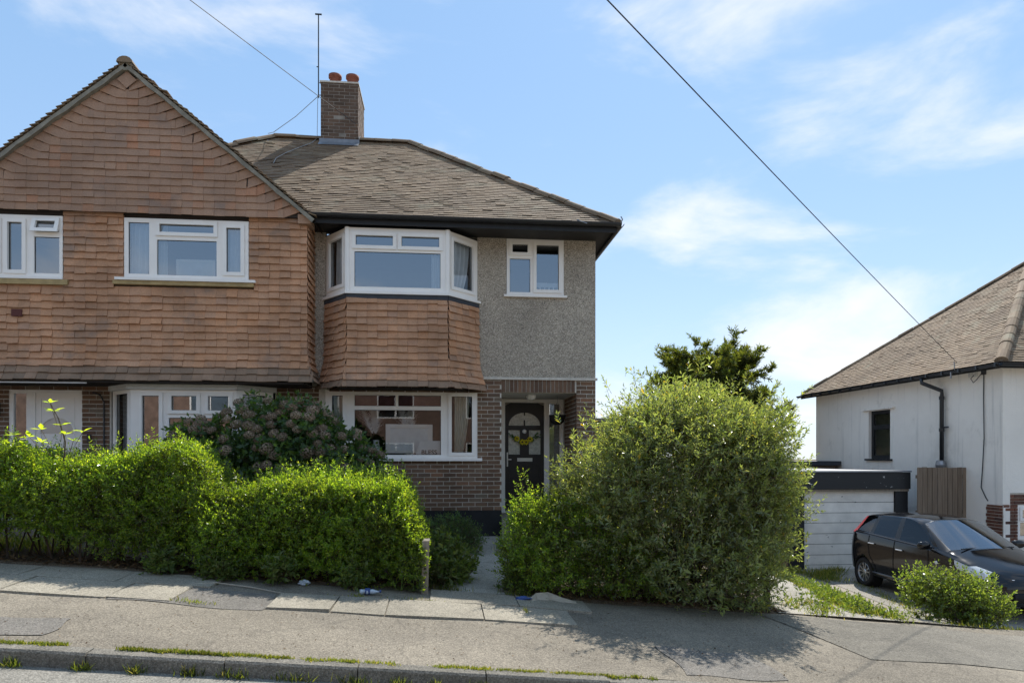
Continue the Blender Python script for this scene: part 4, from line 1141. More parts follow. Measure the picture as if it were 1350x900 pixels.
ww = window(wh, V(WX, 0, 0), -Y1, V(-1, 0, 0), wwin[0], wwin[1], wwin[2], wwin[3], [(wwin[0] + .1, wwin[1] - .1, 2.48, 2.80, False), (wwin[0] + .1, wwin[1] - .1, 1.60, 2.36, False)], 'glass_clear', nf=-.09, frame_mat='black_paint', label='small black framed side window')
MB().frame_box(V(WX, 0, 0), -Y1, V(-1, 0, 0), ZUP, wwin[0] - .1, wwin[1] + .1, -.05, .07, wwin[2] - .05, wwin[2]).build('sill', M['black_paint'], ww)
MB().frame_box(V(WX, 0, 0), -Y1, V(-1, 0, 0), ZUP, wwin[0] - .25, wwin[1] + .22, -.02, .09, wwin[3] + .02, wwin[3] + .07).build('lintel', M['render'], wh)
room_box(wh, V(WX, 0, 0), -Y1, V(-1, 0, 0), wwin[0], wwin[1], wwin[2], wwin[3], 1.4, 'curtain_g', nf=-.17)
ov = .36
ex, ey0, ey1 = WX - ov, WY0 - ov, WY1 + ov
ez, run = we - .02, (ey1 - ey0) / 2
rz = ez + run * .835
rx_ = ex + run + .42
wr = MB()
wr.poly([V(ex, ey0, ez), V(rx_, ey0 + run, rz), V(ex, ey1, ez)])
wr.poly([V(ex, ey0, ez), V(ex + 9, ey0, ez), V(ex + 9, ey0 + run, rz), V(rx_, ey0 + run, rz)])
wr.poly([V(ex, ey1, ez), V(rx_, ey0 + run, rz), V(ex + 9, ey0 + run, rz), V(ex + 9, ey1, ez)])
wr.build('roof', M['roof_under'], wh)
wp = Pieces()
Wv = V(run + .42, 0, rz - ez); Sw = Wv.length; Wv.normalize(); Nw = V(-(rz - ez), 0, run + .42).normalized()
tile_plane(wp, V(ex, ey1, ez + .01), -Y1, Wv, Nw, Sw, .1, .168, lambda v: (run * v / Sw, 2 * run - run * v / Sw), seed=61, jit=.55, proud=.016, th=.010)
wp.emit(wh, 'roof_tile', M['tile_roof'])
wp2 = Pieces()
Sw2 = V(0, run, rz - ez).length; Wv2 = V(0, run, rz - ez).normalized(); Nw2 = X1.cross(Wv2).normalized()
tile_plane(wp2, V(ex, ey0, ez + .01), X1, Wv2, Nw2, Sw2, .1, .168, lambda v: ((run + .42) * v / Sw2, 5.4), seed=62, jit=.55, proud=.016, th=.010)
wp2.emit(wh, 'front_roof_tile', M['tile_roof'], 0)
half_round(V(ex + .05, ey0 + .05, ez + .03), V(rx_, ey0 + run, rz + .02), .13, 15, 'hip_tile', M['tile_roof'], wh)
half_round(V(ex + .05, ey1 - .05, ez + .03), V(rx_, ey0 + run, rz + .02), .10, 15, 'hip_tile', M['tile_roof'], wh)
MB().box(ex + .03, WX - .001, ey0 + .03, ey1 - .03, ez - .06, ez - .045).box(ex + .03, ex + 8, ey0 + .031, WY0 - .001, ez - .063, ez - .047).build('soffit', M['white_wood'], wh)
MB().box(ex + .01, ex + .03, ey0 + .01, ey1 - .01, ez - .12, ez - .005).box(ex + .031, ex + 8, ey0 + .01, ey0 + .03, ez - .12, ez - .005).build('fascia', M['black_paint'], wh)
gm = MB(); gutter(gm, V(ex - .06, ey1 + .05, ez - .02), V(ex - .06, ey0 - .06, ez - .02), .065); gutter(gm, V(ex - .06, ey0 - .06, ez - .02), V(ex + 8, ey0 - .06, ez - .02), .065)
gm.build('gutter', M['black_plastic'], wh)
mb = MB()
for k in range(16): mb.box(ex - .135, ex - .06, ey0 + k * .54, ey0 + k * .54 + .05, ez - .095, ez - .0)
mb.build('gutter_bracket', M['black_plastic'], wh, kind='stuff')
dpy = 15.98
dp = MB().tube([V(ex - .06, dpy + .28, ez - .08), V(ex - .06, dpy + .28, ez - .2), V(WX - .09, dpy, ez - .42), V(WX - .09, dpy, ez - .6), V(WX - .09, dpy, 1.42)], .05, 10).build('downpipe', M['black_plastic'], wh, True)
for z in (3.0, 2.2): MB().tube([V(WX - .09, dpy, z), V(WX - .09, dpy, z + .08)], .062, 10).build('pipe_clip', M['black_plastic'], dp)
MB().tube([V(WX - .09, dpy, 2.3), V(WX - .09, dpy - .22, 2.3)], .02, 6).build('pipe_stub', M['black_plastic'], dp)
MB().lathe(V(WX - .12, dpy, 1.36), (0, 0, 1), [(0, -.1), (.1, -.08), (.12, .0), (.1, .1), (.06, .12)], 10).build('hopper', M['steel'], dp)
va = MB().plate(LWs, -15.2, -14.93, 3.46, 3.64, [(-15.17 + .05 * i, -15.135 + .05 * i, 3.48 + .055 * j, 3.515 + .055 * j) for i in range(5) for j in range(3)], 0, .014).build('air_vent', M['white_wood'], wh)
wcb = MB().tube([V(WX - .02, 14.72, 3.5), V(WX - .02, 14.73, 3.0), V(WX - .03, 14.70, 2.0), V(WX - .02, 14.76, 1.3), V(WX - .02, 14.80, .85), V(WX - .02, 14.66, .62), V(WX - .02, 14.6, .55)], .011, 5).tube([V(WX - .03, 14.74, 3.55), V(WX - .05, 14.9, 3.38), V(WX - .05, 15.0, 3.32), V(WX - .05, 15.08, 3.42), V(WX - .02, 15.02, 3.5)], .009, 5).box(WX - .05, WX, 14.67, 14.77, 3.48, 3.58).build('wall_cable', M['cable'], wh)
MB().tube([V(ex + .0, 15.2, ez - .05), V(ex - .02, 15.2, ez + .2)], .012, 5).tube([V(ex - .1, 15.2, ez - .03), V(ex - .1, 15.2, ez - .2)], .02, 5).build('cable_bracket', M['steel'], wh)

ga = thing('garage', 'low garage with peeling white plank door under a black fascia', 'garage', (9.8, 15.6, -1.15))
gy = 15.6; gx0, gx1 = 8.3, 11.26; gz = -1.2
gp = Pieces(); r = random.Random(4)
hts = [.27, .25, .24, .26, .25, .26, .24, .16]
z = .727
for h in hts:
    gp.add(V((8.62 + 10.93) / 2, gy + .07 + r.gauss(0, .004), z - h / 2 + .006), X1 * 2.31, (ZUP + X1 * r.gauss(0, .0015)) * (h - .012), FN * .03); z -= h
gp.emit(ga, 'plank', M['garage_plank'])
MB().box(8.6, 10.95, gy + .09, gy + .1, gz, .74).build('door_back', M['black_paint'], ga)
MB().box(gx0, 8.61, gy, gy + .2, gz - .2, .79).box(10.94, gx1, gy, gy + .2, gz - .2, .79).build('post', M['black_paint'], ga)
MB().box(gx0, gx1 + .02, gy - .07, gy - .04, .785, 1.19).build('fascia', M['peel_black'], ga)
MB().box(gx0, gx1, gy - .04, gy + .2, .73, .78).build('door_head', M['post'], ga)
mb = MB(); mb.frame_box(V(gx0 - .03, gy - .1, 1.195), X1, V(0, 1, -.006).normalized(), ZUP, 0, gx1 - gx0 + .06, 0, 4.8, 0, .035); mb.build('roof', M['lead'], ga)
MB().box(gx0, gx0 + .1, gy + .2, gy + 4.6, gz, 1.19).box(gx1 - .1, gx1, gy + .2, gy + 4.6, gz, 1.19).build('wall', M['brick'], ga)
sh = thing('lean_to', 'low flat roofed lean-to against the white wall behind the garage', 'lean-to', (10.6, 20.6, -1.1))
MB().box(9.9, 12.4, 20.6, 21.8, -1.2, 1.27).build('wall', M['fence'], sh)
MB().frame_box(V(9.75, 20.45, 1.275), V(1, 0, .005).normalized(), Y1, ZUP, 0, 2.76, 0, 1.45, 0, .13).build('roof', M['band'], sh)

fe = thing('side_fence', 'brown close-boarded fence between the garage and the white house', 'fence', (11.8, 15.3, -1.1))
fp = Pieces(); x = 11.28; r = random.Random(9)
while x < 12.5:
    w = .118; fp.add(V(x + w / 2, 15.3 + r.gauss(0, .004), .06 + r.gauss(0, .008)), X1 * w, ZUP * 2.5, FN * .02); x += w + .012
fp.emit(fe, 'fence_board', M['fence'])
for z in (-.6, .2, 1.05): MB().box(11.28, 12.52, 15.32, 15.36, z, z + .08).build('rail', M['fence'], fe)

# far shed roof behind the big bush
fs_ = thing('far_shed', 'distant shed with a low curved grey roof just showing over the hedge top', 'shed', (5.0, 26, 0))
mb = MB(); n = 10
arcp = [(4.1 + 3.6 * i / n, 2.85 + .14 * math.sin(math.pi * i / n)) for i in range(n + 1)]
for i in range(n):
    (x0, z0), (x1, z1) = arcp[i], arcp[i + 1]
    mb.poly([V(x0, 25, z0), V(x1, 25, z1), V(x1, 29, z1), V(x0, 29, z0)]); mb.poly([V(x0, 25, z0 - .12), V(x1, 25, z1 - .12), V(x1, 25, z1), V(x0, 25, z0)])
mb.build('roof', M['verge'], fs_)
MB().box(4.2, 7.6, 25.1, 28.8, -1, 2.78).build('wall', M['fence'], fs_)

# house across the road, seen only as a reflection in the panes
oh = thing('opposite_house', 'brick house with white windows across the road, reflected in the ground floor window', 'house', (-2, -13, .2))
LO = Lf(V(0, -13, 0), -X1, V(0, 1, 0))
ow = [(-3.2, -1.2, 3.6, 4.9), (1.6, 3.6, 3.6, 4.9), (5.6, 7.8, 3.6, 4.9), (-3.2, -1.2, .9, 2.3), (1.6, 3.6, .9, 2.3), (5.6, 7.8, .9, 2.3), (-7.2, -5.2, 3.6, 4.9), (-7.2, -5.2, .9, 2.3), (11, 13, 3.6, 4.9), (16, 18.5, 1.2, 2.5), (21, 23, 1.2, 2.5)]
MB().plate(LO, -9, 30, -1, 5.6, ow, -.15, 0).build('wall', m_pieces('opposite_brick', [(0, (.24, .155, .115)), (1, (.29, .185, .14))], gscale=3, fine=30), oh)
for o_ in ow:
    mid = (o_[0] + o_[1]) / 2
    window(oh, V(0, -13, 0), -X1, V(0, 1, 0), *o_, [(o_[0] + .08, mid - .05, o_[2] + .08, o_[3] - .08), (mid + .05, o_[1] - .08, o_[2] + .08, o_[3] - .08)], nf=-.03)
    room_box(oh, V(0, -13, 0), -X1, V(0, 1, 0), *o_, 1.5, nf=-.12)
MB().poly([V(-30.4, -12.6, 5.5), V(9.4, -12.6, 5.5), V(9.4, -17, 9), V(-30.4, -17, 9)]).poly([V(-30.4, -21.4, 5.5), V(9.4, -21.4, 5.5), V(9.4, -17, 9), V(-30.4, -17, 9)]).build('roof', M['tile_roof'], oh)

# ------------------------------------------------------------------ parked car
def build_car(cx, rear_y, gz):
    """black hatchback, nose towards the road; L runs back from the nose, w is the half width, z above the ground"""
    root = thing('parked_car', 'small black hatchback with swept headlights parked on the drive before the garage', 'car', (cx, rear_y - 2.0, gz))
    #        A under        B sill          C side          C2 upper side    D shoulder       E glass base     F roof rail      G roof           H centre
    T_ = [
     [(.14, .40, .25), (.04, .44, .34), (.01, .46, .52), (.03, .45, .64), (.08, .43, .70), (.13, .38, .73), (.14, .30, .74), (.13, .18, .745), (.12, 0, .745)],
     [(.30, .66, .23), (.19, .70, .33), (.16, .73, .54), (.20, .71, .665), (.27, .67, .735), (.28, .58, .785), (.25, .42, .80), (.23, .22, .81), (.22, 0, .81)],
     [(.50, .72, .21), (.43, .80, .32), (.40, .81, .56), (.44, .79, .71), (.54, .76, .82), (.55, .68, .86), (.52, .48, .885), (.49, .26, .90), (.48, 0, .905)],
     [(.80, .73, .20), (.80, .82, .31), (.80, .845, .58), (.82, .835, .77), (.86, .80, .905), (.84, .72, .945), (.81, .58, .968), (.77, .30, .99), (.76, 0, .995)],
     [(1.12, .73, .20), (1.12, .825, .30), (1.12, .845, .58), (1.12, .835, .80), (1.13, .80, .955), (1.10, .735, .995), (1.09, .685, 1.02), (.99, .38, 1.052), (.95, 0, 1.06)],
     [(1.42, .73, .20), (1.42, .825, .29), (1.42, .84, .58), (1.42, .835, .82), (1.42, .80, .985), (1.27, .75, 1.008), (1.90, .585, 1.425), (1.83, .31, 1.48), (1.78, 0, 1.49)],
     [(1.52, .73, .20), (1.52, .825, .29), (1.52, .84, .58), (1.52, .835, .825), (1.52, .80, .99), (1.38, .755, 1.014), (2.0, .58, 1.445), (1.95, .31, 1.50), (1.92, 0, 1.51)],
     [(2.36, .73, .20), (2.36, .825, .29), (2.36, .842, .58), (2.36, .838, .84), (2.36, .803, 1.02), (2.36, .758, 1.055), (2.40, .58, 1.475), (2.40, .31, 1.53), (2.40, 0, 1.54)],
     [(2.48, .73, .20), (2.48, .825, .29), (2.48, .842, .58), (2.48, .838, .845), (2.48, .803, 1.025), (2.48, .758, 1.06), (2.50, .58, 1.475), (2.50, .31, 1.53), (2.50, 0, 1.54)],
     [(3.18, .73, .21), (3.18, .83, .30), (3.18, .845, .58), (3.18, .84, .86), (3.18, .80, 1.05), (3.18, .75, 1.085), (3.16, .575, 1.455), (3.16, .31, 1.505), (3.16, 0, 1.515)],
     [(3.27, .73, .21), (3.27, .83, .31), (3.27, .845, .59), (3.27, .84, .865), (3.27, .80, 1.055), (3.27, .748, 1.09), (3.23, .573, 1.45), (3.23, .31, 1.50), (3.23, 0, 1.51)],
     [(3.72, .70, .24), (3.74, .81, .33), (3.76, .83, .60), (3.76, .825, .88), (3.76, .785, 1.07), (3.75, .725, 1.105), (3.60, .56, 1.415), (3.62, .31, 1.465), (3.63, 0, 1.475)],
     [(3.92, .62, .26), (3.98, .72, .36), (4.00, .75, .62), (3.98, .735, .88), (3.96, .70, 1.07), (3.93, .655, 1.105), (3.74, .53, 1.38), (3.78, .30, 1.43), (3.80, 0, 1.44)],
     [(3.98, .42, .28), (4.06, .47, .38), (4.08, .48, .62), (4.06, .47, .88), (4.04, .46, 1.06), (4.02, .44, 1.09), (3.84, .38, 1.35), (3.85, .22, 1.39), (3.86, 0, 1.40)],
    ]
    first = [(p[0] - .015, 0, p[2]) for p in T_[0]]; last = [(p[0] + .015, 0, p[2]) for p in T_[-1]]
    rows = [first] + T_ + [last]
    P = lambda L, w, z: V(cx + w, rear_y - 4.08 + L, gz + z * (1.0 if z < .5 else 1 + .035 * min(1, (z - .5) / .3)))     # w < 0 is the side seen from the street corner
    nr, nc = len(rows), 9
    bm = bmesh.new(); vid = {}
    for sgn in (-1, 1):
        for i, row in enumerate(rows):
            for j, (L, w, z) in enumerate(row):
                key = (i, j, 0 if abs(w) < 1e-6 else sgn)
                if key not in vid: vid[key] = bm.verts.new(P(L, sgn * w, z))
    def vv(i, j, s): return vid.get((i, j, s)) or vid[(i, j, 0)]
    PAINT, SCREEN, SIDE, PILLAR, LAMP, TAIL, BLACK = range(7)
    def kind(i, j):                      # i row (0 = nose cap), j level
        if j in (6, 7) and i == 5: return SCREEN
        if j in (5,):
            if i == 5: return PILLAR
            if i in (7, 9, 11): return SIDE
            if i in (8, 10): return PILLAR
            if i == 12: return TAIL
        if j == 4 and i == 12: return TAIL
        if (j == 3 and i in (2, 3)) or (j == 4 and i == 2): return LAMP
        if j in (5, 6, 7) and i in (13, 14): return SIDE
        if j == 0: return BLACK
        return PAINT
    cl = bm.edges.layers.float.new('crease_edge')
    for sgn in (-1, 1):
        for i in range(nr - 1):
            for j in range(nc - 1):
                q = []
                for a in (vv(i, j, sgn), vv(i + 1, j, sgn), vv(i + 1, j + 1, sgn), vv(i, j + 1, sgn)):
                    if a not in q: q.append(a)
                if len(q) < 3: continue
                if sgn < 0: q = q[::-1]
                try: f = bm.faces.new(q)
                except ValueError: continue
                f.material_index = kind(i, j); f.smooth = True
    # underside
    for i in range(nr - 1):
        q = []
        for a in (vv(i, 0, -1), vv(i, 0, 1), vv(i + 1, 0, 1), vv(i + 1, 0, -1)):
            if a not in q: q.append(a)
        if len(q) >= 3:
            f = bm.faces.new(q); f.material_index = BLACK
    for e in bm.edges:
        ms = {f.material_index for f in e.link_faces}
        if len(ms) > 1: e[cl] = .85
    for sgn in (-1, 1):
        for i in range(4, nr - 3):
            for j, c in ((4, .5), (1, .4), (5, .6)):
                e = bm.edges.get((vv(i, j, sgn), vv(i + 1, j, sgn)))
                if e: e[cl] = max(e[cl], c)
        for i in (1, 2):
            e = bm.edges.get((vv(i, 5, sgn), vv(i + 1, 5, sgn)))
            if e: e[cl] = max(e[cl], .6)
    bmesh.ops.recalc_face_normals(bm, faces=bm.faces)
    me = bpy.data.meshes.new('body'); bm.to_mesh(me); bm.free()
    mats = [M['car_paint'], M['glass_screen'], M['glass_car'], M['black_plastic'], M['headlamp'], M['red_lens'], M['black_plastic']]
    for m_ in mats: me.materials.append(m_)
    tmp = bpy.data.objects.new('tmp', me); col.objects.link(tmp)
    ss = tmp.modifiers.new('s', 'SUBSURF'); ss.levels = 3; ss.render_levels = 3
    wheels = []
    cutters = []
    for Lw in (.80, 3.40):
        for sgn in (-1, 1):
            mb = MB().lathe(P(Lw, sgn * .60, .30), (sgn, 0, 0), [(0, 0), (.345, 0), (.345, .5), (0, .5)], 40)
            c = mb.build('cutter', None, None, weld=True)
            b = tmp.modifiers.new('b', 'BOOLEAN'); b.operation = 'DIFFERENCE'; b.object = c; b.solver = 'EXACT'
            cutters.append(c)
    dg = bpy.context.evaluated_depsgraph_get()
    ev = bpy.data.meshes.new_from_object(tmp.evaluated_get(dg))
    bpy.data.objects.remove(tmp)
    for c in cutters: bpy.data.objects.remove(c)
    # split by material into named parts; the cutters' faces take the first slot, which lines the wheel arches in paint
    names = {PAINT: 'body', SCREEN: 'windscreen', SIDE: 'side_window', PILLAR: 'pillar', LAMP: 'headlight', TAIL: 'tail_light', BLACK: 'underbody'}
    for mi, nm in names.items():
        b2 = bmesh.new(); b2.from_mesh(ev)
        dead = [f for f in b2.faces if f.material_index != mi]
        bmesh.ops.delete(b2, geom=dead, context='FACES')
        # separate pieces of a kind become separate parts
        seen = set(); groups = []
        for f in b2.faces:
            if f.index in seen: continue
            st = [f]; seen.add(f.index); g = []
            while st:
                a = st.pop(); g.append(a)
                for e in a.edges:
                    for h in e.link_faces:
                        if h.index not in seen: seen.add(h.index); st.append(h)
            groups.append(g)
        if mi in (PAINT, BLACK, PILLAR): groups = [[f for g in groups for f in g]]
        for g in groups:
            idx = {}; vs_ = []; fs_ = []
            for f in g:
                t = []
                for v_ in f.verts:
                    if v_.index not in idx: idx[v_.index] = len(vs_); vs_.append(v_.co[:])
                    t.append(idx[v_.index])
                fs_.append(t)
            if not fs_: continue
            m2 = bpy.data.meshes.new(nm); m2.from_pydata(vs_, [], fs_)
            link_mesh(nm, m2, root, mats[mi], True)
        b2.free()
    # dark interior so that the glass has depth behind it
    MB().box(cx - .70, cx + .70, rear_y - 2.7, rear_y - .35, gz + .35, gz + .98).build('cabin', M['rubber'], root)
    for sx in (-.36, .36):
        MB().box(cx + sx - .22, cx + sx + .22, rear_y - 2.05, rear_y - 1.93, gz + .9, gz + 1.22).box(cx + sx - .12, cx + sx + .12, rear_y - 2.02, rear_y - 1.94, gz + 1.23, gz + 1.38).build('seat', M['rubber'], root)
    # wheels
    for Lw in (.80, 3.40):
        for sgn in (-1, 1):
            c = P(Lw, sgn * .63, .30)
            w_ = MB().lathe(c, (sgn, 0, 0), [(.20, .0), (.27, .0), (.298, .03), (.30, .08), (.298, .165), (.275, .19), (.215, .195), (.205, .17)], 32).build('wheel', M['rubber'], root, True)
            mb = MB().lathe(c, (sgn, 0, 0), [(.208, .17), (.195, .185), (.185, .15), (.18, .05)], 32)
            mb.lathe(c, (sgn, 0, 0), [(.055, .165), (.045, .175), (0, .178)], 16)
            for k in range(5):
                t = 6.283 * k / 5 + .3; d = V(0, math.cos(t), math.sin(t)); s_ = V(0, -math.sin(t), math.cos(t)); n_ = V(sgn, 0, 0)
                for u in (-1, 1):
                    a = c + d * .04 + s_ * u * .012 + n_ * .165; b = c + d * .188 + s_ * u * .052 + n_ * .165
                    p = s_ * .013
                    mb.poly([a - p, b - p, b + p, a + p]); mb.poly([a - p, a - p - n_ * .05, b - p - n_ * .05, b - p]); mb.poly([a + p, b + p, b + p - n_ * .05, a + p - n_ * .05])
            mb.build('rim', M['alloy'], w_)
            MB().lathe(c, (sgn, 0, 0), [(0, .04), (.18, .04)], 24).build('brake', M['rubber'], w_)
            MB().lathe(P(Lw, sgn * .60, .30), (sgn, 0, 0), [(.342, .0), (.342, .2)], 32).lathe(P(Lw, sgn * .595, .30), (sgn, 0, 0), [(0, 0), (.342, 0)], 32).build('arch_liner', M['rubber'], root)
    # mirrors, handles, seams, wiper, grille, badge strip, side repeaters
    for sgn in (-1, 1):
        mb = MB(); c = P(1.44, sgn * .93, 1.07)
        for k in range(9):
            pass
        me_ = bmesh.new(); bmesh.ops.create_icosphere(me_, subdivisions=3, radius=1)
        for v_ in me_.verts:
            x, y, z = v_.co
            s3 = lambda q: math.copysign(abs(q) ** .75, q)
            v_.co = c + V(s3(x) * .115, s3(y) * .065 + .0, s3(z) * .075)
        m2 = bpy.data.meshes.new('mirror'); me_.to_mesh(m2); me_.free()
        mi_ = link_mesh('mirror', m2, root, M['car_paint'], True)
        MB().tube([P(1.46, sgn * .77, 1.03), P(1.45, sgn * .86, 1.03)], .03, 8).build('mirror_arm', M['black_plastic'], mi_)
        for L, z in ((2.24, .885), (3.10, .905)):
            MB().tube([P(L - .09, sgn * .842, z), P(L - .06, sgn * .868, z), P(L + .06, sgn * .868, z), P(L + .09, sgn * .842, z)], .013, 6).build('door_handle', M['chrome'] if sgn < 0 else M['car_paint'], root)
        MB().lathe(P(1.24, sgn * .838, .80), (sgn, 0, 0), [(0, .012), (.03, .010), (.034, 0)], 10).build('side_repeater', M['headlamp'], root)
        mb = MB()
        def seam(pts): mb.tube([P(L, sgn * w, z) for L, w, z in pts], .0045, 5, False)
        seam([(1.50, .806, .995), (1.46, .842, .84), (1.45, .848, .58), (1.50, .83, .33)])
        seam([(2.42, .808, 1.03), (2.42, .842, .84), (2.42, .847, .58), (2.42, .829, .32)])
        seam([(3.22, .806, 1.055), (3.22, .844, .87), (3.16, .85, .66), (3.0, .847, .50), (2.93, .835, .33)])
        mb.build('door_seam', M['rubber'], root)
        MB().tube([P(1.30, sgn * .79, 1.0), P(1.55, sgn * .79, 1.012), P(2.42, sgn * .792, 1.045), P(3.25, sgn * .785, 1.078), P(3.74, sgn * .765, 1.095)], .007, 6, False).build('waist_trim', M['black_plastic'], root)
        MB().tube([P(1.14, sgn * .838, .34), P(2.0, sgn * .842, .345), P(3.04, sgn * .842, .35)], .022, 6).build('side_skirt', M['car_paint'], root)
    MB().tube([P(1.05, -.15, 1.075), P(1.06, .50, 1.072)], .012, 6).tube([P(1.0, -.55, 1.055), P(1.07, .08, 1.085)], .012, 6).build('wiper', M['black_plastic'], root)
    gr = MB()
    for k in range(4): gr.tube([P(.26 - .015 * k, -.60 + .03 * k, .70 - .035 * k), P(.10 - .012 * k, -.38, .69 - .035 * k), P(.08 - .012 * k, 0, .69 - .035 * k), P(.10 - .012 * k, .38, .69 - .035 * k), P(.26 - .015 * k, .60 - .03 * k, .70 - .035 * k)], .010, 6)
    gr.build('grille', M['chrome'], root)
    MB().tube([P(.05, -.42, .44), P(.0, -.2, .43), P(.0, .2, .43), P(.05, .42, .44)], .075, 8).build('lower_intake', M['rubber'], root)
    # lamp bowls behind the headlight lens read as round reflectors on it
    for sgn in (-1, 1):
        hl_ = [o for o in root.children if o.name.startswith('headlight')]
        for (L, w, z, r_) in ((.49, .782, .775, .06), (.33, .722, .735, .048)):
            MB().lathe(P(L, sgn * w, z), V(sgn * .75, -.55, .35), [(r_, .0), (r_ * .92, .018), (r_ * .5, .008), (0, .012)], 16).build('lamp_bowl', M['chrome'], root, True)
    return root
build_car(9.60, 14.23, -1.14)
# ------------------------------------------------------------------ plants
def unit(a): return a / np.maximum(np.linalg.norm(a, axis=1, keepdims=True), 1e-9)
def rdir(n): return unit(rng.normal(size=(n, 3)))
def leaf_mesh(name, P, D, Nn, L, W, mat, parent, fold=.22, kind='stuff'):
    D = unit(D); Sd = unit(np.cross(D, Nn)); N2 = np.cross(Sd, D)
    L = L[:, None]; W = W[:, None]
    mid = P + D * L * .48 + N2 * W * fold
    v = np.stack([P, mid + Sd * W * .5, P + D * L - N2 * L * .08, mid - Sd * W * .5], 1).reshape(-1, 3)
    k = np.arange(len(P))[:, None] * 4
    f = np.concatenate([k + np.array([[0, 1, 2]]), k + np.array([[0, 2, 3]])], 1).reshape(-1, 3)
    o = link_mesh(name, np_mesh(name, v, f), parent, mat)
    if kind: o['kind'] = kind
    return o
def twig_mesh(name, P, Q, r, mat, parent, kind='stuff'):
    """thin three-sided twigs from P to Q"""
    d = unit(Q - P); a = unit(np.cross(d, rdir(len(P)))); b = np.cross(d, a)
    r = np.broadcast_to(np.asarray(r, float).reshape(-1, 1), (len(P), 1))
    ring = [a * r, (-.5 * a + .866 * b) * r, (-.5 * a - .866 * b) * r]
    v = np.stack([P + q for q in ring] + [Q + q * .45 for q in ring], 1).reshape(-1, 3)
    k = np.arange(len(P))[:, None] * 6
    f = np.concatenate([k + np.array([[i, (i + 1) % 3, 3 + (i + 1) % 3, 3 + i]]) for i in range(3)], 1).reshape(-1, 4)
    o = link_mesh(name, np_mesh(name, v, f), parent, mat)
    if kind: o['kind'] = kind
    return o
def shoots(parent, roots, dirs, length, pairs, ll, lw, mat, name='foliage', spread=.85, twigs=True, fold=.22, droop=0.0):
    """leafy shoots: leaves in crossed opposite pairs up a twig"""
    n = len(roots); dirs = unit(dirs); big = rng.choice([.75, .95, 1.1, 1.4], n)
    a = unit(np.cross(dirs, rdir(n))); b = np.cross(dirs, a)
    Pl, Dl, Nl, Ls, Ws = [], [], [], [], []
    for k in range(pairs):
        t = (k + .6) / pairs
        base = roots + dirs * (length * t)[:, None]
        side = a if k % 2 == 0 else b
        for s_ in (-1, 1):
            d = side * s_ * spread + dirs * (.35 + .5 * t) + rng.normal(scale=.22, size=(n, 3)); d[:, 2] -= droop
            Pl.append(base); Dl.append(d); Nl.append(dirs + rng.normal(scale=.3, size=(n, 3)))
            sz = (1 - .35 * t) * rng.uniform(.7, 1.2, n) * big
            Ls.append(ll * sz); Ws.append(lw * sz * rng.uniform(.85, 1.15, n))
    tip = roots + dirs * length[:, None]
    Pl.append(tip); Dl.append(dirs); Nl.append(rdir(n)); Ls.append(np.full(n, ll * .7)); Ws.append(np.full(n, lw * .7))
    leaf_mesh(name, np.concatenate(Pl), np.concatenate(Dl), np.concatenate(Nl), np.concatenate(Ls), np.concatenate(Ws), mat, parent, fold)
    if twigs: twig_mesh('twigs', roots - dirs * .06, tip, .0022, M['twig'], parent)
def lump(p, f=2.0, s=0.0):
    x, y, z = p[:, 0] * f + s, p[:, 1] * f + s * 1.7, p[:, 2] * f - s
    return (np.sin(x * 1.3 + 1.1 * np.sin(y * 1.7)) + np.sin(y * 1.9 + 1.3 * np.sin(z * 1.5 + 1)) + np.sin(z * 1.7 + 1.2 * np.sin(x * 1.4 + 2)) + .6 * np.sin(x * 3.7 + z * 2.9) + .5 * np.sin(z * 5.1 - x * 2.3)) / 4.1
Gv = np.vectorize(G)

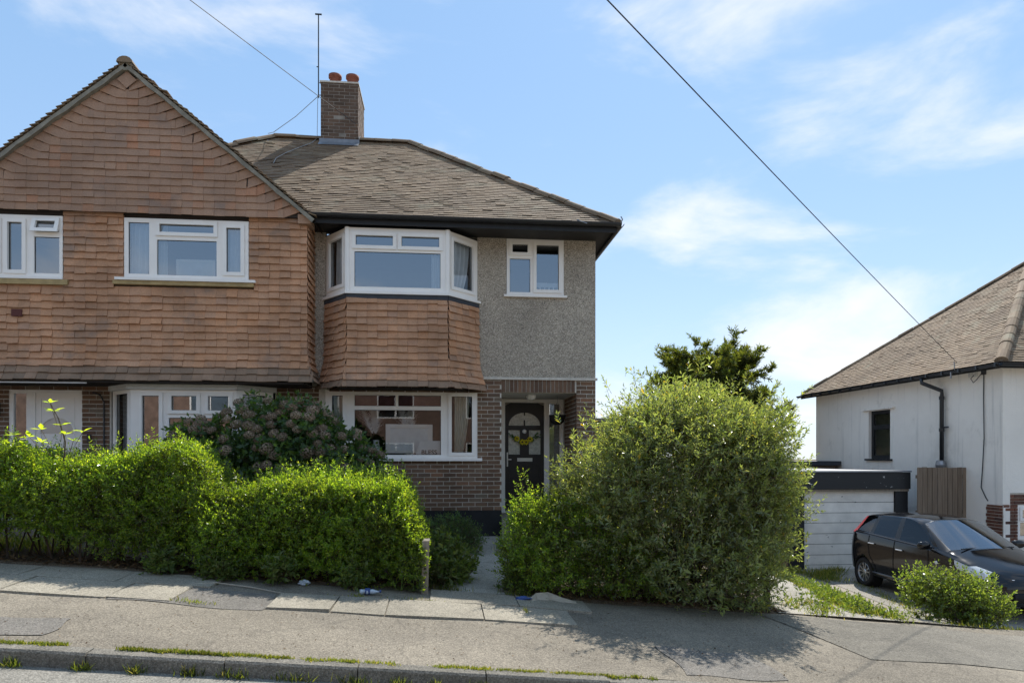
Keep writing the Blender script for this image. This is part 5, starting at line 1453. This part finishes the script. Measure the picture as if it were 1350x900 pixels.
def hedge(label, x0, x1, topf, yf, yb, n, zoff, seed, end_taper=.25):
    root = thing('privet_hedge', label, 'hedge', ((x0 + x1) / 2, (yf + yb) / 2, G((x0 + x1) / 2, 8)), 'privet hedges along the pavement')
    x = rng.uniform(x0, x1, n)
    gz = Gv(x, np.full(n, 8.0))
    top = np.array([topf(q) for q in x])
    mode = rng.random(n)
    u, w = rng.random(n), rng.random(n)
    # mode: front face, top, back, interior
    sk = lambda q: q ** 2.2
    yy = np.where(mode < .45, sk(u) * .8, np.where(mode < .82, u, np.where(mode < .9, 1 - sk(u) * .6, u)))
    zz = np.where((mode >= .45) & (mode < .82), 1 - sk(w) * .5, w)
    zlo = gz + zoff * np.where(x < -3.7, 1.0, .35) + .10 * lump(np.stack([x, x * 0, x * 0], 1), 3, seed)
    p = np.stack([x, yf + (yb - yf) * yy, zlo + (top - zlo) * zz], 1)
    lf = lump(p, 1.9, seed)
    rel = (p[:, 2] - zlo) / np.maximum(top - zlo, .1)
    p[:, 1] += -.17 * lf * (1 - yy) + .10 * (yy < .5) * np.maximum(.45 - rel, 0) ** 1.5 + .34 * np.maximum(rel - .62, 0) ** 1.3 * 2 * (1 - yy)
    p[:, 2] += .17 * lf * zz + (rng.random(n) < .13) * rng.uniform(0, .20, n) * (zz > .8)
    keep = (rel > .12) | (rng.random(n) < .45)
    p = p[keep]; yy, zz = yy[keep], zz[keep]; m = len(p)
    d = rng.normal(scale=.45, size=(m, 3)) + np.stack([np.zeros(m), -1.0 * (1 - yy) ** 2 + .5 * yy ** 3, .35 + 1.1 * zz ** 2], 1)
    shoots(root, p, d, rng.uniform(.07, .17, m), 4, .043, .020, M['privet'])
    # stems at the foot
    ns = int((x1 - x0) * 16)
    sx = rng.uniform(x0 + .05, x1 - .05, ns); sy = rng.uniform(yf + .22, yb - .25, ns)
    P0 = np.stack([sx, sy, Gv(sx, sy) - .03], 1); Q0 = P0 + np.stack([rng.normal(scale=.14, size=ns), rng.normal(scale=.1, size=ns), rng.uniform(.5, 1.0, ns)], 1)
    twig_mesh('stems', P0, Q0, rng.uniform(.006, .018, ns), M['bark'], root)
    return root
hedge('taller bright green privet hedge at the left edge, in front of the gabled house', -6.3, -2.55, lambda x: 1.53 + .06 * math.sin(x * 2.1) + .12 * math.exp(-((x + 3.2) / .4) ** 2) - .25 * sm(-2.85, -2.5, x), 7.60, 8.75, 15500, .24, .3)
hedge('lower bright green privet hedge ending at the weathered post by the garden path', -2.6, -.2, lambda x: 1.22 + .06 * math.sin(x * 3.3 + 1) + .07 * math.exp(-((x + .55) / .25) ** 2) - .75 * sm(-.5, -.1, x), 7.55, 8.65, 12000, .10, 2.1)

def blob_points(blobs, n, power=.42, noise=.14, seed=0.0, zmin=None):
    vol = np.array([b[3] * b[4] + b[4] * b[5] + b[3] * b[5] for b in blobs]); cnt = (vol / vol.sum() * n).astype(int)
    P, N_ = [], []
    for b, k in zip(blobs, cnt):
        d = rdir(k); r_ = rng.random(k) ** power
        c = np.array(b[:3]); ra = np.array(b[3:6])
        nl = lump(c + d * ra, 2.3, seed)
        p = c + d * ra * (r_ * (1 + noise * nl))[:, None]
        P.append(p); N_.append(unit(d / ra))
    P, N_ = np.concatenate(P), np.concatenate(N_)
    if zmin is not None:
        k = P[:, 2] > Gv(P[:, 0], P[:, 1]) + zmin; P, N_ = P[k], N_[k]
    return P, N_
def limbs(parent, blobs, base, n, r, mat, name='stems'):
    P0, Q0 = [], []
    for i in range(n):
        b = blobs[i % len(blobs)]
        q = np.array(b[:3]) + rdir(1)[0] * np.array(b[3:6]) * rng.uniform(.3, .9)
        s_ = np.array(base) + np.array([rng.normal() * .25, rng.normal() * .15, 0])
        m_ = s_ * .5 + q * .5 + rng.normal(scale=.08, size=3) + np.array([0, 0, .1])
        P0 += [s_, m_]; Q0 += [m_, q]
    rr = np.array([r, r * .5] * n) * rng.uniform(.6, 1.1, 2 * n)
    return twig_mesh(name, np.array(P0), np.array(Q0), rr, mat, parent)

# tall evergreen shrub right of the path, with a privet bush at its foot on the left
ev = [(2.75, 7.75, 1.72, .85, .5, .60), (3.45, 7.75, 1.45, .62, .5, .62), (2.2, 7.75, 1.15, .50, .45, .52), (4.05, 8.1, 1.15, .42, .5, .55), (3.95, 8.1, .45, .35, .5, .5), (2.75, 8.15, 2.05, .3, .35, .36), (3.92, 8.1, 1.88, .40, .42, .42), (2.35, 8.1, 1.75, .40, .42, .40), (2.88, 8.18, 0.95, 1.10, 0.95, 1.40), (2.16, 8.13, 0.85, .84, .85, 1.05), (1.72, 8.08, 1.15, .42, .50, .62), (3.64, 8.13, 0.95, 0.58, 0.70, 1.12), (3.02, 7.88, 0.20, 0.91, 0.80, 0.75), (3.52, 7.73, 0.15, 0.36, 0.50, 0.85), (2.46, 8.28, 1.70, 0.40, 0.50, 0.62), (3.07, 8.18, 1.85, 0.43, 0.50, 0.55), (3.83, 8.18, 1.55, 0.40, 0.50, 0.52), (3.40, 8.18, 1.70, 0.38, 0.50, 0.55), (3.97, 8.08, 1.00, 0.36, 0.45, 0.60)]
bush = thing('evergreen_shrub', 'large loose evergreen shrub with narrow glossy leaves right of the garden path', 'shrub', (3.0, 8.6, -.15))
P, N_ = blob_points(ev, 10500, .38, .30, 4.0, .05)
k = rng.random(len(P)) < .22; P[k] += (N_[k] + np.array([0, 0, .7])) * (rng.random(k.sum()) ** 2 * .26)[:, None]
d = N_ * .9 + np.array([0, 0, .75]) + rng.normal(scale=.45, size=P.shape)
shoots(bush, P, d, rng.uniform(.09, .2, len(P)), 4, .070, .0225, M['olive'], spread=.7)
limbs(bush, ev, (2.8, 8.2, -.2), 90, .022, M['bark'])
sx = rng.uniform(2.0, 3.8, 40); sy = rng.uniform(7.7, 8.6, 40)
P0 = np.stack([sx, sy, Gv(sx, sy) - .05], 1)
twig_mesh('stems', P0, P0 + np.stack([rng.normal(scale=.12, size=40), rng.normal(scale=.1, size=40), rng.uniform(.5, 1.0, 40)], 1), rng.uniform(.008, .022, 40), M['bark'], bush)
MB().tube([V(3.83, 7.8, -.35), V(3.85, 7.82, .2), V(3.8, 7.9, .8)], [.045, .035, .02], 8).build('trunk', M['bark'], bush)
pv_ = [(1.34, 7.97, 0.35, 0.62, 0.55, 0.72), (0.98, 7.92, 0.35, 0.33, 0.40, 0.62), (2.02, 7.97, 0.20, 0.65, 0.55, 0.75), (1.06, 7.97, 0.80, 0.25, 0.30, 0.38), (1.49, 8.02, 0.85, 0.30, 0.30, 0.30)]
pb_ = thing('privet_bush', 'bright green privet bush between the garden path and the large evergreen shrub', 'bush', (1.4, 8.2, 0))
P, N_ = blob_points(pv_, 5000, .36, .16, 1.0, .06)
d = N_ * .9 + np.array([0, 0, .8]) + rng.normal(scale=.4, size=P.shape)
shoots(pb_, P, d, rng.uniform(.07, .17, len(P)), 4, .043, .020, M['privet'])
# a few long shoots standing above it
P = np.array([(.93 + .05 * rng.normal(), 7.85 + .08 * rng.normal(), .85 + .04 * i) for i in range(14)] + [(1.44 + .1 * rng.normal(), 7.95, .95 + .03 * i) for i in range(8)])
shoots(pb_, P, np.array([0, 0, 1.0]) + rng.normal(scale=.35, size=P.shape), rng.uniform(.1, .2, len(P)), 5, .036, .017, M['privet'], 'shoot_leaves')
limbs(pb_, pv_, (1.4, 8.2, -.15), 40, .014, M['bark'])

# hydrangea with last year's flower heads
hyb = [(-2.75, 10.7, 1.05, 1.05, .85, 1.42), (-1.75, 10.6, .9, .82, .75, 1.22), (-3.65, 10.6, 1.15, .5, .6, 1.0), (-2.2, 10.6, 1.3, .8, .75, 1.12), (-1.18, 10.6, .65, .45, .5, 1.1)]
hyd = thing('hydrangea', 'big dark green hydrangea with faded brown flower heads behind the hedge', 'shrub', (-2.4, 10.6, .2))
P, N_ = blob_points(hyb, 7600, .30, .12, 6.0, .1)
d = N_ + np.array([0, 0, .35]) + rng.normal(scale=.45, size=P.shape)
shoots(hyd, P, d, rng.uniform(.06, .14, len(P)), 2, .105, .062, M['hydrangea'], spread=1.0, fold=.12, droop=.25)
limbs(hyd, hyb, (-2.3, 10.6, .15), 60, .014, M['bark'])
bmf = bmesh.new()
r = random.Random(3)
for i in range(46):                # a head is a dome of small florets
    t = i * 2.399; h = 1 - i / 46 * 1.5; rad = math.sqrt(max(0, 1 - h * h))
    c = V(rad * math.cos(t), rad * math.sin(t), h * .72) ; nrm = c.normalized()
    a = nrm.orthogonal().normalized(); a.rotate(Matrix.Rotation(r.uniform(0, 6), 3, nrm)); b = nrm.cross(a)
    for s_ in (0, 1):
        q = .27; e = a if s_ == 0 else b; g = b if s_ == 0 else a
        vs_ = [bmf.verts.new(c - e * q + nrm * r.uniform(-.06, .08)), bmf.verts.new(c - g * q * .6 - nrm * .05), bmf.verts.new(c + e * q + nrm * r.uniform(-.06, .08)), bmf.verts.new(c + g * q * .6 - nrm * .05)]
        bmf.faces.new(vs_)
fme = bpy.data.meshes.new('flower_head'); bmf.to_mesh(fme); bmf.free(); fme.materials.append(M['flower_dead'])
cnt = 0; done = []
while cnt < 125:
    b = hyb[r.randrange(len(hyb))]; d = V(r.gauss(0, 1), r.gauss(-.7, .7), r.gauss(.5, .7)).normalized()
    p = V(b[0] + d.x * b[3], b[1] + d.y * b[4], b[2] + d.z * b[5])
    if p.z < .9 or any((p - q).length < .13 for q in done): continue
    inside = any(((p.x - c[0]) / c[3]) ** 2 + ((p.y - c[1]) / c[4]) ** 2 + ((p.z - c[2]) / c[5]) ** 2 < .8 for c in hyb)
    if inside: continue
    dens = .35 + .65 * (math.sin(p.x * 3.1) * math.sin(p.z * 2.3 + 1) > -.1)
    if r.random() > dens: continue
    done.append(p)
    o = bpy.data.objects.new('flower_head', fme); col.objects.link(o); attach(o, hyd)
    o.matrix_basis = Matrix.Translation(p) @ (d + V(0, 0, .6)).to_track_quat('Z', 'Y').to_matrix().to_4x4() @ Matrix.Scale(r.uniform(.065, .10), 4)
    cnt += 1

# conifer behind: limbs sweep out and up, hung with flat sprays
con = thing('conifer_tree', 'dark green spreading conifer behind the evergreen shrub', 'tree', (9.7, 24.0, -1.5))
tb = V(9.7, 24.0, -1.6)
MB().tube([tb, V(9.75, 24, 1.5), V(9.65, 24, 3.6), V(9.9, 24, 5.2)], [.22, .17, .10, .03], 10).build('trunk', M['bark'], con)
P0, Q0, rr = [], [], []
SP, SD, SN = [], [], []
r = random.Random(12)
def limb(p, q, r0, nspr):
    prev = p
    for k in range(1, 7):
        t = k / 6; c = p.lerp(q, t) + V(0, 0, .35 * t * t * (q - p).length * .35)
        P0.append(prev[:]); Q0.append(c[:]); rr.append(r0 * (1 - .8 * t)); 
        if k >= 2:
            for j in range(nspr):
                o_ = prev.lerp(c, r.random()); dd = (c - prev).normalized()
                s_ = V(r.gauss(0, 1), r.gauss(0, 1), r.gauss(.15, .5)).normalized()
                e = (dd * .9 + s_ * .75).normalized(); L = r.uniform(.22, .55) * (1.15 - .45 * t)
                P0.append(o_[:]); Q0.append((o_ + e * L)[:]); rr.append(.006)
                for m_ in range(30):
                    tt = r.random(); b_ = o_ + e * L * tt
                    n_ = (e * .8 + V(r.gauss(0, .6), r.gauss(0, .6), r.gauss(0, .45))).normalized()
                    SP.append(b_[:]); SD.append(n_[:]); SN.append((r.gauss(0, 1), r.gauss(0, 1), r.gauss(0, 1)))
        prev = c
for i in range(115):
    h = r.uniform(1.4, 4.7); a = i * 2.399
    sp_ = 2.55 * (1 - ((h - 1.5) / 5.2) ** 2 if h > 1.5 else .95) * r.uniform(.7, 1.12)
    p = V(9.7, 24, h); q = V(9.7 + sp_ * math.cos(a), 24 + sp_ * math.sin(a), h + sp_ * r.uniform(.10, .42))
    limb(p, q, .045, 7)
for i in range(7): limb(V(9.8 + r.uniform(-.7, .8), 24, 3.9), V(9.9 + r.uniform(-1.1, 1.0), 24 + r.uniform(-.5, .5), r.uniform(5.0, 5.75)), .03, 6)
twig_mesh('limbs', np.array(P0), np.array(Q0), np.array(rr), M['bark'], con)
cd_ = rdir(9000) * (rng.random(9000) ** .45)[:, None]
cp_ = np.array([9.7, 24, 3.0]) + cd_ * np.array([2.0, 1.7, 1.95])
SP = np.concatenate([np.array(SP), cp_]); SD = np.concatenate([np.array(SD), cd_ + rng.normal(scale=.5, size=(9000, 3)) + np.array([0, 0, .5])]); SN = np.concatenate([np.array(SN), rdir(9000)])
leaf_mesh('needles', SP, SD, SN, rng.uniform(.10, .22, len(SP)), rng.uniform(.022, .042, len(SP)), M['conifer'], con, .05)

# young shrub on the verge by the car
shb = [(6.55, 8.3, -.28, .42, .36, .34), (6.95, 8.3, -.35, .36, .36, .32), (6.25, 8.3, -.22, .26, .3, .30), (6.75, 8.2, -.42, .48, .34, .22)]
shv = thing('leafy_shrub', 'small fresh green shrub on the verge in front of the parked car', 'shrub', (6.6, 8.3, -.62))
P, N_ = blob_points(shb, 1100, .5, .15, 2.0, .04)
d = N_ * .8 + np.array([0, 0, .8]) + rng.normal(scale=.4, size=P.shape)
shoots(shv, P, d, rng.uniform(.10, .22, len(P)), 3, .058, .034, M['shrub'], spread=.9)
limbs(shv, shb, (6.6, 8.3, -.65), 40, .008, M['twig'])

# sapling with big pale leaves poking out of the tall hedge
sap = thing('sapling', 'yellow-green sapling with big leaves sticking up out of the tall hedge by the white door', 'sapling', (-4.2, 7.85, 1.6))
stem = [V(-4.13, 7.9, 1.4), V(-4.10, 7.88, 1.75), V(-4.16, 7.86, 2.0), V(-4.24, 7.85, 2.17)]
MB().tube(stem, [.010, .008, .006, .003], 6).build('stem', M['twig'], sap)
pts = [(-4.24, 7.85, 2.17), (-4.2, 7.85, 2.08), (-4.13, 7.86, 1.93), (-4.1, 7.88, 1.83), (-4.33, 7.85, 1.88), (-4.45, 7.85, 1.80), (-4.6, 7.85, 1.82), (-3.9, 7.85, 1.86), (-4.5, 7.85, 1.70), (-4.7, 7.85, 1.72), (-4.0, 7.85, 1.76), (-4.3, 7.8, 1.74), (-4.85, 7.85, 1.78)]
for p in pts:
    n = 4; mb = MB()
    for q in range(n):
        a = q * 6.283 / n + random.uniform(-.5, .5); d = V(math.cos(a), math.sin(a) * .6, random.uniform(-.1, .55)).normalized()
        s_ = d.cross(ZUP).normalized(); L = random.uniform(.07, .12); c = V(*p); nn = s_.cross(d)
        mb.poly([c, c + d * L * .45 + s_ * L * .25 + nn * .008, c + d * L, c + d * L * .45 - s_ * L * .25 + nn * .008])
    mb.build('leaf_cluster', M['sapling'], sap)
    MB().tube([V(*p), V(p[0] * .6 - 4.15 * .4, 7.87, p[2] - .16)], .003, 4).build('twig', M['twig'], sap)

# leafy plants round the post and along the left of the path
def herb(name, label, blobs, n, ll, lw, mat, base, cat='plant'):
    o = thing(name, label, cat, base)
    P, N_ = blob_points(blobs, n, .5, .2, base[0] * 3, .01)
    d = N_ * .7 + np.array([0, 0, .8]) + rng.normal(scale=.45, size=P.shape)
    shoots(o, P, d, rng.uniform(.05, .13, len(P)), 2, ll, lw, mat, spread=1.0)
    return o
herb('leafy_plant', 'light green leafy plant beside the weathered post at the path entrance', [(.02, 8.05, .35, .2, .22, .34), (.12, 8.3, .28, .26, .25, .25), (-.05, 7.8, .2, .12, .15, .2)], 420, .085, .04, M['weed'], (.03, 8.1, .1))
herb('low_shrub', 'low dark rounded shrub beside the garden path near the house', [(.05, 10.4, .38, .42, .4, .3), (.3, 10.2, .3, .28, .3, .24)], 1500, .04, .02, M['hydrangea'], (.1, 10.3, .14), 'shrub')
herb('path_weed', 'bright weedy plant at the left foot of the privet bush by the path', [(.86, 8.0, .12, .14, .2, .2), (.8, 7.75, .06, .18, .1, .1)], 260, .06, .03, M['weed'], (.85, 7.9, .03))
for i, (wx, wy, lab) in enumerate([(-2.95, 7.5, 'broad leaved weed under the taller hedge left of the hedge step'), (-2.35, 7.45, 'pale nettle-like weed at the left foot of the lower hedge'), (-1.75, 7.5, 'small weed under the middle of the lower hedge'), (-.98, 7.5, 'leafy weed at the foot of the lower hedge above the clear crushed bottle')]):
    herb('weed', lab, [(wx, wy, G(wx, wy) + .1, .15, .12, .14)], 110, .07, .04, M['weed'], (wx, wy, G(wx, wy)))

def blades(name, label, spots, per, h0, h1, mat, w=.006, hfn=None, cat='grass'):
    """grass: spots are (x, y, radius x, radius y)"""
    P = []
    for (x, y, rx, ry) in spots:
        n = int(per * max(rx * ry * 40, .6))
        P.append(np.stack([x + rng.normal(size=n) * rx * .6, y + rng.normal(size=n) * ry * .6], 1))
    P = np.concatenate(P); n = len(P)
    hf = hfn or G
    z = np.array([hf(*q) for q in P])
    base = np.column_stack([P, z - .012])
    D = np.column_stack([rng.normal(scale=.42, size=n), rng.normal(scale=.42, size=n), np.ones(n)])
    o = leaf_mesh(name, base, D, rdir(n), rng.uniform(h0, h1, n), np.full(n, w) * rng.uniform(.7, 1.5, n), mat, None, .1)
    props(o, label, cat)
    return o
def kerb_back(x, y): return max(pave_h(x, y) - .012, S(x))
kb = []
r = random.Random(5)
for (a, b, q) in ((-3.2, -2.65, .9), (-2.25, -1.1, 1.0), (-1.0, -.35, .75), (-.05, .75, .9), (.8, 1.6, .6), (-4.6, -3.2, .6)):
    x = a
    while x < b:
        if r.random() < q: kb.append((x, KY + .125 + r.gauss(0, .012), .035, .018))
        x += .03
blades('grass', 'thin line of bright grass growing along the back of the kerb', kb, 110, .010, .042, M['grass'], .006, kerb_back)
gt = [(-2.45, KY - .02, .06, .03), (-2.1, KY - .03, .05, .03), (-1.75, KY - .02, .08, .03), (-1.45, KY - .02, .10, .035), (-1.05, KY - .02, .12, .04), (-.62, KY - .02, .13, .04), (-.3, KY - .02, .05, .03), (.28, KY - .02, .12, .04), (.62, KY - .02, .05, .03), (1.1, KY - .02, .1, .03), (-2.9, KY - .02, .05, .03), (-.05, KY - .01, .03, .02)]
blades('gutter_grass', 'tufts of grass and weeds growing in the gutter below the kerb', gt, 110, .03, .11, M['grass'], .0065, road_h)
blades('slab_grass', 'small tufts of grass in the joints of the paving slabs', [(-2.35, 6.45, .14, .03), (-2.2, 6.43, .1, .03), (-.87, 7.12, .06, .03), (.83, 6.9, .015, .08), (-.85, 7.33, .10, .04), (-.3, 7.1, .2, .01), (-.9, 7.07, .35, .01)], 60, .02, .06, M['grass'], .006, pave_h)
ws = []
for i in range(150):
    t = r.random(); ws.append((5.0 + 1.75 * t + r.gauss(0, .28), 7.75 + 5.6 * t, .16, .2))
blades('verge_grass', 'rough grass and weeds on the strip between the two drives', ws, 55, .03, .11, M['grass'], .009)
P = np.array([(q[0] + r.gauss(0, .1), q[1] + r.gauss(0, .12), 0) for q in ws for _ in range(7)]); P[:, 2] = Gv(P[:, 0], P[:, 1])
vw = shoots(None, P, np.array([0, 0, 1.0]) + rng.normal(scale=.5, size=P.shape), rng.uniform(.05, .16, len(P)), 3, .06, .032, M['weed'], 'verge_weeds', twigs=False)
props(bpy.data.objects['verge_weeds'], 'low leafy weeds over the strip between the two drives', 'weeds')
blades('drive_grass', 'bright grass strip along the near side of the parked car', [(7.55 + .13 * i, 9.0 + .47 * i, .12, .3) for i in range(11)] + [(6.2 + .25 * i, 7.72, .2, .06) for i in range(5)], 80, .03, .10, M['grass'], .010)
blades('wall_weeds', 'clump of grass at the foot of the garage door', [(8.75, 14.9, .35, .25), (8.4, 14.4, .3, .4), (8.2, 15.2, .25, .2), (9.2, 15.3, .2, .12)], 110, .06, .22, M['grass'], .011)
blades('path_grass', 'grass at the edges of the garden path', [(-.02, 8.3, .12, .5), (.35, 11.2, .2, .5), (.25, 9.3, .12, .5), (.85, 7.62, .2, .05), (.1, 7.66, .2, .05), (.95, 10.2, .15, .6)], 120, .03, .12, M['grass'], .008)
blades('lawn', 'rough front garden grass behind the hedges', [(-3.5 + 1.0 * i, 9.6, .7, .7) for i in range(4)] + [(-5.5, 9.5, .9, .8), (-5, 8.7, .9, .5)], 25, .05, .16, M['grass'], .012)
# dry leaves and bits under the hedges
n = 5200
x = rng.uniform(-6.3, 4.0, n); y = 7.66 + np.abs(rng.normal(scale=.28, size=n))
k = (x < -.1) | (x > 1.0); x, y = x[k], y[k]; n = len(x)
o = leaf_mesh('leaf_litter', np.column_stack([x, y, np.array([max(G(a, b), pave_h(a, min(b, HY))) for a, b in zip(x, y)]) + .008]), np.column_stack([rng.normal(size=n), rng.normal(size=n), rng.normal(scale=.35, size=n)]), np.column_stack([rng.normal(scale=.4, size=n), rng.normal(scale=.4, size=n), np.ones(n)]), rng.uniform(.02, .06, n), rng.uniform(.012, .03, n), M['litter'], None, .2)
props(o, 'brown dry leaf litter under the hedges', 'leaf litter')
n = 800
x = rng.uniform(-4, 4, n); y = rng.uniform(5.1, 7.5, n)
o = leaf_mesh('pavement_debris', np.column_stack([x, y, np.array([pave_h(a, b) for a, b in zip(x, y)]) - .004]), np.column_stack([rng.normal(size=n), rng.normal(size=n), rng.normal(scale=.2, size=n)]), np.column_stack([rng.normal(scale=.3, size=n), rng.normal(scale=.3, size=n), np.ones(n)]), rng.uniform(.008, .03, n), rng.uniform(.005, .015, n), M['litter'], None, .2)
props(o, 'bits of dry leaf scattered over the pavement', 'debris')

# dandelion clocks beside the post
for (dx, dy, h, lab) in ((-.46, 7.5, .22, 'shorter dandelion clock on a thin stalk left of the weathered post'), (-.33, 7.5, .38, 'taller dandelion clock on a thin stalk next to the weathered post')):
    z = pave_h(dx, dy) - .01 if dy < HY else G(dx, dy)
    t = thing('dandelion', lab, 'flower', (dx, dy, z))
    MB().tube([V(dx, dy, z), V(dx + .01, dy, z + h * .6), V(dx, dy, z + h)], .004, 5).build('stalk', M['stem'], t)
    mb = MB(); c = V(dx, dy, z + h)
    for i in range(70):
        dv = V(random.gauss(0, 1), random.gauss(0, 1), random.gauss(0, 1)).normalized(); s_ = dv.orthogonal().normalized() * .005
        mb.poly([c, c + dv * .024 + s_, c + dv * .024 - s_])
    mb.build('seed_head', M['seed'], t)
    mb = MB()
    for i in range(9):
        a = i * .698; dv = V(math.cos(a), math.sin(a), .35).normalized(); s_ = V(-math.sin(a), math.cos(a), 0) * .014
        c = V(dx, dy, z); mb.poly([c, c + dv * .08 + s_, c + dv * .15, c + dv * .08 - s_])
    mb.build('leaf_rosette', M['weed'], t)

# ------------------------------------------------------------------ post and litter
po = MB()
z0 = pave_h(-.19, 7.45) - .1
po.frame_box(V(-.245, 7.44, z0), X1, Y1, V(.02, 0, 1).normalized(), 0, .075, 0, .075, 0, .66)
po.poly([V(-.224, 7.44, z0 + .661), V(-.15, 7.44, z0 + .661), V(-.15, 7.51, z0 + .68), V(-.224, 7.51, z0 + .68)])
p_ = thing('fence_post', 'short weathered grey wooden post at the right end of the lower hedge', 'post', (-.2, 7.47, z0))
po.build('timber', M['post'], p_)
MB().lathe(V(-.2, 7.438, z0 + .36), FN, [(0, .004), (.012, .003), (.013, 0)], 8).build('bolt', M['black_paint'], p_)
def crumple(name, label, cat, c, sx, sy, sz, mat, rot=0.0, sub=3, amt=.22, seed=1):
    bm = bmesh.new(); bmesh.ops.create_icosphere(bm, subdivisions=sub, radius=1)
    rr_ = random.Random(seed); f = [rr_.uniform(2, 5) for _ in range(6)]
    ca, sa = math.cos(rot), math.sin(rot)
    for v_ in bm.verts:
        p = v_.co.copy(); k = 1 + amt * math.sin(p.x * f[0] + f[1]) * math.sin(p.y * f[2] + p.z * f[3]) + amt * .5 * math.sin(p.z * 7 + p.x * f[4])
        p = V(p.x * sx * k, p.y * sy * k, p.z * sz * k); v_.co = V(c[0] + p.x * ca - p.y * sa, c[1] + p.x * sa + p.y * ca, c[2] + sz * .8 + p.z)
    me = bpy.data.meshes.new(name); bm.to_mesh(me); bm.free()
    return link_mesh(name, me, None, mat)
z = pave_h(-.79, 7.22)
bt_ = thing('plastic_bottle', 'crushed pale blue plastic bottle lying on the pavement before the lower hedge', 'bottle', (-.79, 7.22, z))
prof = [(0, 0), (.030, .002), (.033, .02), (.026, .05), (.034, .075), (.027, .10), (.033, .13), (.020, .165), (.013, .18), (.013, .20), (0, .20)]
b_ = MB().lathe(V(-.87, 7.22, z + .03), V(1, .12, -.05), prof, 12)
b_.v = [(x, y + .006 * math.sin(x * 90), z + (zz - z) * .85) for (x, y, zz) in b_.v]
b_.build('bottle_body', M['pet'], bt_, True)
MB().lathe(V(-.668, 7.245, z + .02), V(1, .12, -.05), [(0, 0), (.015, 0), (.015, .016), (0, .016)], 10).build('cap', M['blue_foil'], bt_)
MB().lathe(V(-.815, 7.227, z + .028), V(1, .12, -.05), [(.0335, .0), (.0335, .05)], 12).build('bottle_label', M['blue_foil'], bt_)
o = crumple('crushed_can', 'crumpled pale can half hidden under the lower hedge', 'can', (-1.5, 7.55, pave_h(-1.5, 7.55) - .005), .06, .03, .03, M['pet'], .3, seed=7); props(o, 'crumpled pale can half hidden under the lower hedge', 'can')
o = crumple('flat_litter', '', '', (-2.95, 7.45, pave_h(-2.95, 7.45) - .01), .12, .06, .012, M['steel'], .1, seed=9); props(o, 'flat grey scrap lying on the pavement under the taller hedge', 'scrap')
o = crumple('wrapper', '', '', (.86, 7.42, pave_h(.86, 7.42) - .008), .085, .04, .025, M['blue_foil'], .1, seed=4); props(o, 'shiny dark blue wrapper next to the cardboard on the pavement', 'wrapper')
mb = MB()
cbp = [(.95, 7.40, .012), (1.02, 7.52, .07), (1.16, 7.56, .085), (1.32, 7.50, .05), (1.46, 7.42, .010)]
zb = lambda x, y: pave_h(x, y) - .008
for i in range(4):
    a, b = cbp[i], cbp[i + 1]
    mb.poly([V(a[0], a[1] - .06, zb(a[0], a[1]) + .004), V(b[0], b[1] - .10, zb(b[0], b[1]) + .004), V(b[0], b[1], zb(*b[:2]) + b[2]), V(a[0], a[1], zb(*a[:2]) + a[2])])
    mb.poly([V(a[0], a[1], zb(*a[:2]) + a[2]), V(b[0], b[1], zb(*b[:2]) + b[2]), V(b[0], b[1] + .05, zb(b[0], b[1]) + .03), V(a[0], a[1] + .05, zb(a[0], a[1]) + .03)])
o = mb.build('cardboard_piece', M['cardboard'], None, weld=True)
so = o.modifiers.new('thickness', 'SOLIDIFY'); so.thickness = .004
props(o, 'torn piece of grey cardboard lying at the foot of the privet bush', 'cardboard')
o = MB().tube([V(-2.65, 7.05, pave_h(-2.65, 7.05)), V(-2.3, 7.22, pave_h(-2.3, 7.22) + .012), V(-1.95, 7.18, pave_h(-1.95, 7.18) + .006), V(-1.62, 7.08, pave_h(-1.62, 7.08))], [.004, .006, .007, .004], 6).build('stick', M['cardboard'])
props(o, 'thin dry stick lying on the pavement before the lower hedge', 'stick')
